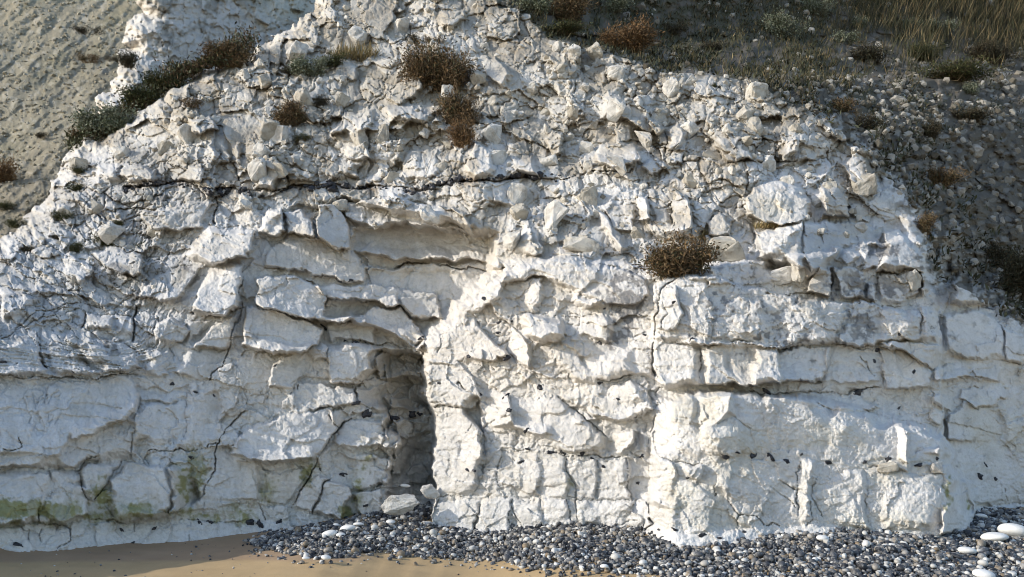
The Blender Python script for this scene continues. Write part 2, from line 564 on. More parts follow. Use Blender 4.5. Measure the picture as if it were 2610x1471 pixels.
# ---- fault plane running up right of the cave, and the pier beside it
blk('F', [(1230, 1100), (1690, 690), (1850, 600), (1830, 720), (1640, 900), (1380, 1060), (1250, 1140)], .04, gx=.10, r=14, sm=.9, ck=.02)
blk('F', [(1240, 1150), (1480, 960), (1620, 950), (1740, 1060), (1900, 1200), (1700, 1260), (1260, 1280)], .10, gx=.05, gy=.02, r=12, sm=.75)
blk('F', [(1700, 740), (1800, 720), (1917, 850), (1917, 980), (1800, 950)], .08, gx=-.05, r=10, sm=.4)
blk('G', [(0, 990), (90, 1050), (160, 1210), (150, 1300), (0, 1170)], .12, gx=.08, r=9, sm=.7)
blk('J', [(1260, -170), (1500, -150), (1600, -20), (1670, 130), (1640, 200), (1330, 205), (1270, 130)], 0.14, gx=.02, gy=.05, r=9, sm=.6)
blk('J', [(1560, 130), (1650, 130), (1690, 250), (1680, 380), (1560, 260)], -.22, r=8, sm=.2)
blk('J', [(1300, 250), (1560, 215), (1680, 380), (1640, 830), (1340, 840), (1310, 520)], 0.06, gx=.05, r=10, sm=.85)
blk('J', [(1510, 440), (1640, 360), (1680, 470), (1640, 700), (1500, 640)], .05, gx=.04, r=14, sm=.85)
blk('J', [(1138, 880), (1345, 860), (1330, 1060), (1260, 1130), (1165, 1090)], 0.22, gx=.03, gy=.03, r=26, sm=.95)
blk('J', [(1350, 885), (1680, 880), (1640, 1000), (1600, 1200), (1400, 1190), (1290, 1130)], 0.18, gy=.06, r=10, sm=.95)
blk('J', [(1690, 890), (1905, 880), (1900, 1000), (1925, 1200), (1610, 1220), (1650, 1010)], 0.20, gy=.06, r=10, sm=.95)
blk('J', [(1690, 30), (1890, 100), (1917, 300), (1720, 350), (1680, 200)], .10, gx=.06, r=9, sm=.6)
# ---- lower left
blk('I', [(0, -20), (950, 30), (1030, 160), (930, 270), (730, 370), (520, 425), (400, 560), (0, 520)], 0.10, gx=.03, gy=.10, r=22, sm=.8, ck=.0)
blk('I', [(1060, 170), (1380, 150), (1360, 400), (1200, 440), (990, 440), (980, 290)], 0.15, gx=-.04, r=9, sm=.9)
blk('I', [(1000, 60), (1380, 90), (1380, 140), (1060, 160)], .06, gy=.05, r=12, sm=.8)
blk('I', [(1390, 100), (1640, 90), (1640, 300), (1560, 460), (1250, 490), (1370, 400)], 0.10, gx=-.05, r=9, sm=.9)
blk('I', [(600, 650), (890, 590), (830, 740), (690, 900), (640, 860)], 0.20, gy=.03, r=8, sm=.85)
blk('I', [(820, 760), (950, 600), (1240, 620), (1265, 800), (1240, 990), (1060, 1040), (840, 1010)], 0.34, gx=.02, gy=.04, r=12, sm=.9)
blk('I', [(1265, 640), (1430, 640), (1480, 860), (1350, 960), (1250, 1000)], .12, gx=-.14, r=10, sm=.8)
blk('I', [(-400, 640), (380, 680), (360, 880), (290, 1050), (-400, 1060)], 0.24, gy=.04, r=12, sm=.85)
blk('I', [(395, 680), (580, 680), (650, 880), (680, 1000), (500, 1030), (330, 1030), (325, 880)], 0.24, gy=.04, r=12, sm=.85)
blk('I', [(1480, 880), (1600, 480), (1917, 600), (1917, 890), (1500, 890)], .06, gx=.02, r=9, sm=.75)
blk('J', [(-40, 590), (-190, 540), (-40, 340), (330, 240), (560, 210), (640, 360), (560, 450), (470, 550), (130, 600)], 0.26, gy=.07, r=9, sm=.8)
blk('J', [(560, 230), (660, 220), (690, 300), (640, 350), (590, 320)], .12, gx=-.05, r=10, sm=.7)
blk('J', [(580, 490), (700, 300), (950, 270), (1000, 480), (750, 490)], 0.14, gx=.04, gy=.04, r=8, sm=.75)
blk('J', [(530, 760), (700, 770), (725, 830), (640, 1045), (440, 985)], 0.24, gx=.03, r=10, sm=.85)
blk('J', [(290, 930), (390, 740), (480, 710), (540, 740), (430, 985)], 0.16, gx=.03, r=9, sm=.85)
blk('J', [(730, 520), (1000, 560), (1030, 600), (990, 760), (730, 800)], 0.24, gx=.05, r=14, sm=.85)
blk('J', [(740, 820), (950, 800), (940, 970), (760, 1010)], 0.22, gx=.02, r=9, sm=.9)
blk('J', [(80, 690), (370, 650), (380, 700), (230, 920), (90, 890)], .06, r=9, sm=.7)
blk('J', [(270, 110), (320, 0), (640, 30), (740, 50), (740, 180), (440, 220), (270, 230)], .14, gx=.03, r=9, sm=.8)
blk('J', [(980, 480), (1060, 440), (1060, 590), (1000, 560)], .15, gx=.05, r=6, sm=.7)
# ---- columns of the pier, lower middle
blk('K', [(350, 110), (560, 30), (880, 20), (1050, 80), (1065, 230), (990, 260), (760, 290), (600, 270)], 0.22, gx=.03, gy=.05, r=8, sm=.5)
blk('K', [(660, 90), (720, 20), (900, 20), (990, 90), (980, 170), (800, 150)], .06, gx=.05, r=10, sm=.2)
blk('K', [(-100, 140), (350, 120), (560, 300), (700, 400), (690, 530), (400, 520), (100, 390), (-100, 330)], 0.16, gy=.02, r=10, sm=.9)
blk('K', [(90, 570), (230, 580), (210, 850), (60, 850)], .05, gx=.012, r=12, sm=.9)
blk('K', [(240, 560), (410, 580), (420, 860), (225, 860)], .05, gx=.014, r=12, sm=.9)
blk('K', [(430, 600), (650, 590), (640, 860), (490, 860)], .06, gx=.008, r=12, sm=.9)
blk('K', [(668, 590), (860, 600), (885, 860), (660, 870)], .07, gx=.010, r=12, sm=.9)
blk('K', [(870, 590), (1010, 600), (1060, 780), (1020, 900), (890, 860)], -.07, r=10, sm=.9)
blk('K', [(700, 440), (900, 360), (910, 450), (830, 550), (700, 540)], .10, gx=.08, r=9, sm=.5)
blk('K', [(930, 400), (980, 360), (1040, 430), (1020, 540), (940, 500)], .10, gx=.06, r=9, sm=.5)
blk('K', [(20, 880), (190, 880), (230, 1060), (110, 1150), (20, 1000)], .12, gx=.01, r=16, sm=.95)
blk('K', [(225, 880), (410, 880), (440, 1070), (240, 1090)], .12, gx=.01, r=18, sm=.95)
blk('K', [(505, 880), (880, 880), (890, 1120), (480, 1100)], .13, gx=.0, r=14, sm=.95)
blk('K', [(890, 890), (1010, 900), (1010, 1000), (940, 1130), (880, 1080)], .10, r=10, sm=.9)
# ---- the big white bulge, lower right
blk(None, [(1672, 1020), (1860, 990), (2100, 1015), (2220, 1045), (2400, 1110), (2412, 1180), (2470, 1240), (2490, 1320), (2440, 1500), (1650, 1500), (1655, 1330), (1665, 1150)], .48, gx=.02, r=46, sm=.6, ck=0)
blk('K', [(1110, 110), (1640, 40), (1990, 110), (1990, 560), (1720, 560), (1560, 550), (1380, 560), (1060, 400)], .05, r=16, sm=.85)
blk('K', [(1640, 60), (1780, 70), (1860, 300), (1800, 540), (1500, 540), (1420, 400), (1490, 340), (1660, 250)], .20, gx=-.04, gy=.05, r=34, sm=.85, ck=0)
blk('K', [(1530, 620), (1720, 575), (2130, 580), (2150, 1060), (1917, 1080), (1690, 1000), (1610, 880), (1520, 750)], .09, gx=-.03, r=40, sm=.9)
blk('K', [(1240, 720), (1420, 760), (1520, 900), (1510, 1060), (1440, 1150), (1210, 1100), (1030, 960), (1230, 850)], .08, r=24, sm=.85)
blk('K', [(1030, 560), (1230, 600), (1245, 880), (1050, 900)], .05, gx=.04, r=12, sm=.85)
blk('K', [(1310, 620), (1440, 620), (1420, 740), (1330, 710)], .18, r=14, sm=.6)
blk('K', [(1050, 900), (1250, 890), (1220, 1100), (1060, 1100), (1020, 980)], .06, gx=.04, r=14, sm=.9)
blk('K', [(1000, 1150), (1130, 1090), (1400, 1110), (1917, 1070), (2400, 1060), (2400, 1300), (1000, 1300)], .22, gy=.1, r=22, sm=.9, ck=0)
blk('L', [(0, 90), (330, 100), (440, 215), (860, 225), (1310, 400), (1300, 600), (900, 600), (300, 600), (0, 560)], .03, r=20, sm=.92)
blk('L', [(330, 100), (440, 90), (680, 100), (830, 200), (440, 205)], .10, gy=.05, r=10, sm=.8)
blk('L', [(930, 300), (1050, 380), (1060, 600), (985, 585), (975, 420)], .08, gx=.06, r=10, sm=.8, ck=0)
blk('L', [(1140, 480), (1275, 475), (1270, 540), (1120, 530)], .07, gx=.04, r=8, sm=.7, ck=0)
blk('L', [(440, 420), (560, 260), (640, 300), (480, 560), (400, 590)], .05, gx=.04, r=22, sm=.9, ck=0)
blk('L', [(250, 600), (350, 600), (350, 900), (300, 1070), (250, 1000)], .12, gx=.03, r=26, sm=.9, ck=0)
blk('L', [(365, 720), (700, 650), (760, 900), (775, 1090), (540, 1070), (420, 1000)], .07, gx=.02, r=34, sm=.85, ck=.02)
blk('L', [(780, 720), (910, 660), (1300, 680), (1335, 900), (1300, 1130), (900, 1100), (840, 1000)], .14, gx=.02, gy=.04, r=44, sm=.85, ck=.02)
blk('L', [(1310, 690), (1440, 690), (1520, 850), (1555, 960), (1470, 1100), (1310, 1150)], .05, gx=-.10, r=16, sm=.85)
blk('L', [(900, 600), (1050, 595), (1055, 660), (910, 655)], .14, r=12, sm=.5)
blk('L', [(1230, 600), (1330, 620), (1325, 690), (1240, 660)], .14, r=10, sm=.5)
blk('L', [(1540, 925), (2400, 915), (2400, 1200), (1560, 1100)], .14, gy=.05, r=10, sm=.9)
blk('L', [(1370, 440), (1800, 470), (1890, 600), (1890, 900), (1520, 900), (1430, 680), (1350, 640)], .04, gy=.03, r=14, sm=.95)
blk('L', [(1240, 90), (1420, 170), (1400, 215), (1300, 220), (1225, 160)], .16, gx=-.05, gy=.05, r=8, sm=.7)
blk('L', [(1230, 180), (1330, 270), (1260, 335), (1200, 270)], .12, r=8, sm=.7)
blk('L', [(1430, 60), (1760, 20), (1800, 120), (1560, 200), (1440, 130)], .14, gy=.06, r=8, sm=.6)
blk('L', [(1340, 270), (1480, 150), (1720, 200), (1800, 330), (1810, 450), (1340, 420)], .10, gx=-.06, r=10, sm=.8)
blk('K', [(1330, 100), (1640, 50), (1655, 250), (1490, 350), (1390, 430)], .10, gx=.09, r=14, sm=.7, ck=0)
# ---- right shoulder
blk(None, [(1664, 730), (1700, 705), (1790, 700), (1960, 745), (2200, 770), (2360, 790), (2385, 870), (2000, 884), (1664, 876)], .20, gx=-.02, r=13, sm=.2)
blk('H', [(-60, 300), (280, 210), (305, 480), (250, 600), (140, 490), (-60, 480)], .14, gx=.12, r=8, sm=.25)
blk('H', [(285, 215), (850, 265), (850, 400), (580, 400), (480, 530), (335, 640), (305, 480)], .02, gx=-.12, r=8, sm=.45)
blk('H', [(0, 480), (130, 500), (245, 620), (120, 640), (0, 560)], -.34, r=8, sm=.2, ck=.05)
blk(None, [(1893, 505), (1920, 480), (2000, 464), (2045, 474), (2066, 520), (2060, 562), (1990, 576), (1905, 552)], .42, gx=.04, gy=.05, r=13, sm=.8)
blk(None, [(2090, 480), (2130, 470), (2160, 500), (2160, 556), (2095, 552)], .22, gx=-.03, r=9, sm=.6)
blk(None, [(1640, 600), (1800, 590), (1815, 700), (1700, 690)], -.22, r=12, sm=.0, ck=0)
blk('H', [(-70, 300), (280, 210), (850, 260), (850, 400), (580, 400), (480, 530), (330, 640), (250, 600), (140, 490), (-60, 480)], .34, gx=-.08, gy=.05, r=12, sm=.4)
blk('H', [(-60, 270), (160, 240), (270, 290), (150, 400), (60, 470), (-70, 480)], .10, gx=.06, r=12, sm=.6)
blk('H', [(520, 500), (590, 400), (690, 470), (640, 560)], .14, gx=.05, r=8, sm=.7)
blk('H', [(680, 420), (910, 420), (840, 560), (730, 560)], .12, r=8, sm=.6)
blk('H', [(850, 290), (1000, 285), (1080, 360), (1175, 500), (1185, 590), (830, 580), (920, 400)], .30, gx=-.05, gy=.05, r=9, sm=.85)
blk('H', [(1000, 170), (1110, 170), (1140, 300), (1190, 400), (1100, 380), (1020, 280)], .2, r=9, sm=.6)
blk('H', [(320, 730), (390, 540), (490, 560), (480, 755)], .24, gx=.06, r=9, sm=.8)
blk('H', [(505, 560), (730, 575), (720, 790), (560, 760)], .18, r=8, sm=.5)
blk('H', [(740, 660), (810, 660), (790, 810), (735, 790)], .12, r=7, sm=.8)
blk('H', [(840, 600), (1120, 590), (1130, 740), (1000, 800), (830, 780)], .12, r=8, sm=.3)
blk('H', [(1130, 600), (1190, 600), (1215, 700), (1160, 780)], .2, gx=-.05, r=8, sm=.7)
blk('H', [(240, 790), (350, 760), (600, 790), (560, 1000), (500, 1120), (200, 1145), (100, 1000)], .07, gx=.03, r=12, sm=.5)
blk('H', [(850, 840), (940, 850), (1120, 900), (1125, 1040), (1050, 1110), (850, 1100)], .09, gx=.03, r=12, sm=.5)
blk('H', [(600, 990), (780, 1000), (830, 1120), (530, 1140)], .04, gx=-.04, r=12, sm=.7)
blk('H', [(1150, 850), (1290, 880), (1305, 1100), (1150, 1130)], .06, gx=-.05, r=9, sm=.8)
blk('H', [(-80, 1150), (480, 1150), (410, 1390), (-80, 1410)], .26, gy=.06, r=9, sm=.5)
blk('H', [(430, 1160), (830, 1150), (860, 1280), (850, 1452), (420, 1452)], .06, r=12, sm=.8)
blk('H', [(840, 1170), (980, 1160), (1230, 1330), (1220, 1452), (870, 1452)], .18, gy=.03, r=10, sm=.8)
blk('H', [(840, 1120), (1290, 1130), (1295, 1270), (1230, 1310), (1050, 1200)], .16, gy=-.06, r=8, sm=.7)
blk('H', [(1330, 900), (1560, 870), (1700, 960), (1765, 1030), (1760, 1250), (1500, 1230), (1320, 1180)], .18, gx=-.02, r=12, sm=.95)
blk('H', [(1770, 1000), (1900, 1080), (2100, 1200), (2100, 1300), (1770, 1250)], .08, gx=-.05, r=10, sm=.9)
blk('H', [(1380, 590), (1530, 580), (1620, 680), (1650, 830), (1380, 830), (1370, 700)], .34, gx=-.1, r=10, sm=.5)
blk('H', [(1240, 1310), (1380, 1260), (1500, 1240), (1510, 1390), (1250, 1385)], .16, gy=.05, r=9, sm=.8)
blk('H', [(1530, 1260), (1640, 1260), (1760, 1300), (1740, 1400), (1540, 1390)], .10, gy=.04, r=9, sm=.7)
blk('G', [(1060, 1120), (1370, 1110), (1400, 1200), (1400, 1420), (1140, 1460), (1060, 1300)], .34, gy=.08, r=12, sm=.8)
blk('G', [(1395, 1110), (2000, 1130), (2000, 1410), (1450, 1425), (1410, 1300)], .34, gy=.05, r=12, sm=.65)
blk('G', [(1590, 1180), (1650, 1150), (1640, 1280), (1700, 1380), (1590, 1330)], -.06, r=10, sm=.2, ck=0)
blk('G', [(1090, 800), (1130, 730), (1240, 700), (1262, 950), (1240, 1015), (1090, 1020)], .09, gx=.02, r=9, sm=.85)
blk('G', [(1130, 720), (1240, 645), (1440, 670), (1500, 800), (1505, 930), (1460, 1070), (1330, 1020), (1265, 850)], .05, gx=.02, r=10, sm=.7)
blk('G', [(1480, 960), (1680, 780), (1870, 820), (1950, 1000), (1890, 1100), (1480, 1090)], .09, gx=.03, r=10, sm=.4)
blk('G', [(-60, 500), (300, 470), (530, 500), (800, 560), (1000, 640), (1025, 740), (940, 830), (720, 860), (460, 720), (250, 640), (-60, 660)], .14, gx=-.03, gy=.03, r=10, sm=.55)
blk('G', [(60, 660), (250, 650), (250, 760), (200, 900), (120, 900)], .08, gx=.05, r=9, sm=.4)
blk('G', [(85, 920), (380, 950), (385, 1090), (200, 1115), (120, 1040)], .34, gx=-.02, gy=.08, r=9, sm=.75)
blk('G', [(470, 740), (690, 815), (560, 850), (470, 810)], .16, gy=.05, r=8, sm=.6)
blk('G', [(530, 940), (700, 900), (755, 1000), (730, 1110), (480, 1050)], .12, gx=.05, r=8, sm=.8)
blk('G', [(150, 1120), (1040, 1120), (1045, 1380), (900, 1390), (780, 1410), (480, 1425), (330, 1260)], .14, gy=.06, r=9, sm=.75)
blk('G', [(520, 1220), (900, 1180), (920, 1350), (700, 1390), (560, 1330)], .08, gx=.06, gy=.03, r=14, sm=.6, ck=0)
# ---- left: the inclined, weathered flank
blk('E', [(1060, 130), (1540, 70), (1520, 280), (1130, 270), (1040, 200)], .20, gx=-.04, r=12, sm=.8)
blk('E', [(1380, 450), (1560, 260), (1890, 290), (1830, 480), (1540, 540)], .34, gx=-.02, gy=.10, r=12, sm=.6)
blk('E', [(1480, 720), (1560, 570), (1800, 530), (1790, 740), (1750, 860), (1650, 910), (1430, 870)], .30, gx=.02, gy=.10, r=10, sm=.6)
blk('E', [(1000, 750), (1300, 550), (1480, 560), (1340, 770), (1200, 800)], .14, gy=.06, r=12, sm=.3)
blk('E', [(470, 600), (540, 480), (720, 540), (690, 640), (600, 670)], .18, gx=.05, gy=.05, r=9, sm=.6)
blk('E', [(680, 440), (860, 400), (1060, 450), (1040, 620), (880, 600)], .22, gx=.06, gy=.08, r=9, sm=.5)
blk('E', [(620, 890), (830, 910), (830, 1010), (610, 1020)], .14, gx=.04, r=8, sm=.7)
blk('E', [(850, 920), (990, 930), (970, 1050), (850, 1010)], .10, r=8, sm=.7)
blk('E', [(0, 750), (200, 710), (310, 750), (200, 880), (20, 940)], .16, gy=.05, r=12, sm=.5)
blk('E', [(100, 1130), (170, 1020), (260, 1050), (310, 1250), (360, 1320), (0, 1360), (-200, 1350), (-200, 1150)], .16, gx=-.03, gy=.05, r=12, sm=.6)
blk('E', [(300, 1050), (560, 1060), (640, 1250), (760, 1330), (420, 1340), (380, 1230)], .14, gx=.05, gy=.04, r=12, sm=.6)
blk('E', [(580, 1100), (900, 1100), (980, 1180), (1050, 1310), (780, 1330), (680, 1240)], .24, gx=-.06, gy=.10, r=12, sm=.6)
blk('E', [(1100, 1170), (1250, 1140), (1280, 1220), (1220, 1290), (1250, 1350), (1080, 1350)], .16, gx=-.04, r=12, sm=.6)
blk('E', [(1140, 1000), (1270, 940), (1420, 1010), (1380, 1120), (1250, 1140), (1150, 1080)], .16, gy=-.05, r=12, sm=.5)
blk('E', [(1400, 960), (1570, 940), (1440, 1100), (1660, 1190), (1600, 1400), (1270, 1340), (1400, 1180)], .08, gx=-.05, r=10, sm=.85)
blk('E', [(1570, 1000), (1740, 900), (1760, 1100), (1680, 1180), (1450, 1150)], .14, gx=-.03, r=9, sm=.85)
# ---- upper face
blk('B', [(960, 780), (1060, 760), (1300, 800), (1430, 780), (1260, 910), (1100, 910), (1000, 880)], .30, gy=.06, r=9, sm=.6)
blk('B', [(980, 720), (1050, 620), (1220, 560), (1260, 640), (1180, 720), (1080, 760)], .22, gx=.05, r=9, sm=.4)
blk('B', [(560, 1000), (650, 830), (880, 830), (860, 960), (720, 1020), (640, 960)], .26, gy=.08, r=9, sm=.4)
blk('B', [(1680, 460), (1780, 420), (1900, 540), (1820, 640), (1720, 560)], .26, gx=.08, gy=.05, r=9, sm=.8)
blk('B', [(1300, 180), (1380, 80), (1540, 80), (1560, 150), (1400, 210)], .24, gx=.06, gy=.06, r=12, sm=.5)
blk('B', [(1080, 380), (1130, 320), (1380, 330), (1400, 410), (1150, 450)], .18, gy=.05, r=10, sm=.6)
blk('B', [(1560, 1250), (1640, 1080), (1780, 1120), (1800, 1260), (1640, 1310)], .26, gx=.05, gy=.05, r=9, sm=.6)
blk('B', [(500, 1250), (560, 1190), (770, 1200), (780, 1320), (560, 1330)], .18, gx=.05, gy=.05, r=9, sm=.5)
blk('B', [(0, 1180), (140, 1200), (160, 1290), (110, 1390), (0, 1400)], .2, gx=.03, r=9, sm=.8)
blk('B', [(200, 1250), (400, 1250), (430, 1340), (220, 1350)], .12, r=9, sm=.5)
blk('B', [(690, 1080), (800, 1030), (870, 1180), (690, 1180)], .2, gx=.05, r=9, sm=.6)
blk('B', [(1100, 1150), (1210, 1100), (1370, 1100), (1360, 1290), (1280, 1330), (1080, 1330)], .04, r=12, sm=.7)
blk('C', [(280, 1000), (330, 950), (400, 1000), (400, 1150), (330, 1160)], .24, gx=.05, r=9, sm=.5)
blk('C', [(660, 880), (720, 650), (840, 730), (950, 720), (1050, 860), (1170, 930), (1100, 990), (930, 930), (790, 860)], .26, gx=.03, gy=.06, r=9, sm=.4)
blk('C', [(640, 1200), (680, 1060), (800, 1050), (960, 1100), (960, 1190), (740, 1240)], .30, gx=.05, gy=.05, r=10, sm=.5)
blk('C', [(1180, 1100), (1180, 950), (1250, 900), (1330, 960), (1240, 1080)], .24, gx=.05, r=9, sm=.6)
blk('C', [(1500, 1080), (1540, 1010), (1740, 1010), (1790, 1180), (1620, 1210)], .22, gy=.06, r=9, sm=.4)
blk('C', [(0, 1280), (30, 1170), (170, 1150), (210, 1290)], .26, gx=.04, gy=.05, r=10, sm=.7)
blk('C', [(970, 1220), (1100, 1170), (1170, 1240), (1080, 1300)], .18, r=9, sm=.5)
blk('D', [(530, 1200), (640, 1150), (740, 1200), (790, 1330), (760, 1380), (620, 1330)], .30, gx=.04, gy=.05, r=10, sm=.7)
blk('D', [(620, 1090), (700, 1050), (780, 1120), (720, 1160), (640, 1140)], .26, gy=.06, r=9, sm=.7)
blk('D', [(100, 1120), (140, 1030), (240, 1040), (240, 1110), (150, 1150)], .22, gx=.06, r=8, sm=.6)
blk('D', [(360, 900), (480, 860), (550, 930), (630, 1020), (560, 1060), (440, 990)], .24, gx=.03, gy=.06, r=10, sm=.4)
blk('A', [(1390, 990), (1400, 880), (1560, 870), (1640, 960), (1480, 1000)], .3, gy=.08, r=10, sm=.5)
blk('A', [(690, 1350), (720, 1230), (900, 1240), (880, 1330)], .2, gx=.05, r=9, sm=.7)
blk('A', [(900, 1310), (920, 1240), (1000, 1230), (1150, 1250), (1130, 1340), (1000, 1360)], .2, gx=.05, r=9, sm=.7)
blk('A', [(1330, 1330), (1400, 1230), (1500, 1200), (1510, 1330), (1420, 1350)], .2, gx=.05, r=9, sm=.7)
for x, w_, h_ in ((1440, 50, 0), (1500, 80, 20), (1610, 60, -25), (1690, 70, 10), (1800, 90, -10)):   # upright prisms in the upper bed
    blk('A', [(x, 1185 + h_), (x + 14, 1060 + h_), (x + w_, 1045), (x + w_ + 8, 1200)], .09, gx=.05, r=9, sm=.4)
blk('H', [(410, 30), (450, -20), (600, 10), (620, 190), (420, 200)], .24, gx=-.04, r=9, sm=.6)
blk('G', [(700, 100), (930, 90), (930, 300), (780, 280)], .10, gy=.06, r=10, sm=.4)
blk('G', [(940, 20), (1030, 30), (1020, 220), (950, 240)], .20, gx=.05, r=7, sm=.8)
blk('G', [(1050, 80), (1200, 90), (1150, 230), (1060, 240)], .08, r=7, sm=.8)
blk('G', [(1220, 0), (1310, 10), (1330, 260), (1150, 330), (1190, 160)], .24, gx=.08, r=9, sm=.6)
blk('G', [(640, 130), (720, 170), (860, 400), (800, 430), (660, 240)], .18, gx=.05, r=7, sm=.8)
blk('G', [(1440, 200), (1540, 150), (1630, 240), (1620, 310), (1480, 310)], .2, gx=.04, r=9, sm=.7)
blk('G', [(20, 420), (100, 240), (200, 290), (230, 440), (160, 470)], .14, gx=.06, r=9, sm=.4)

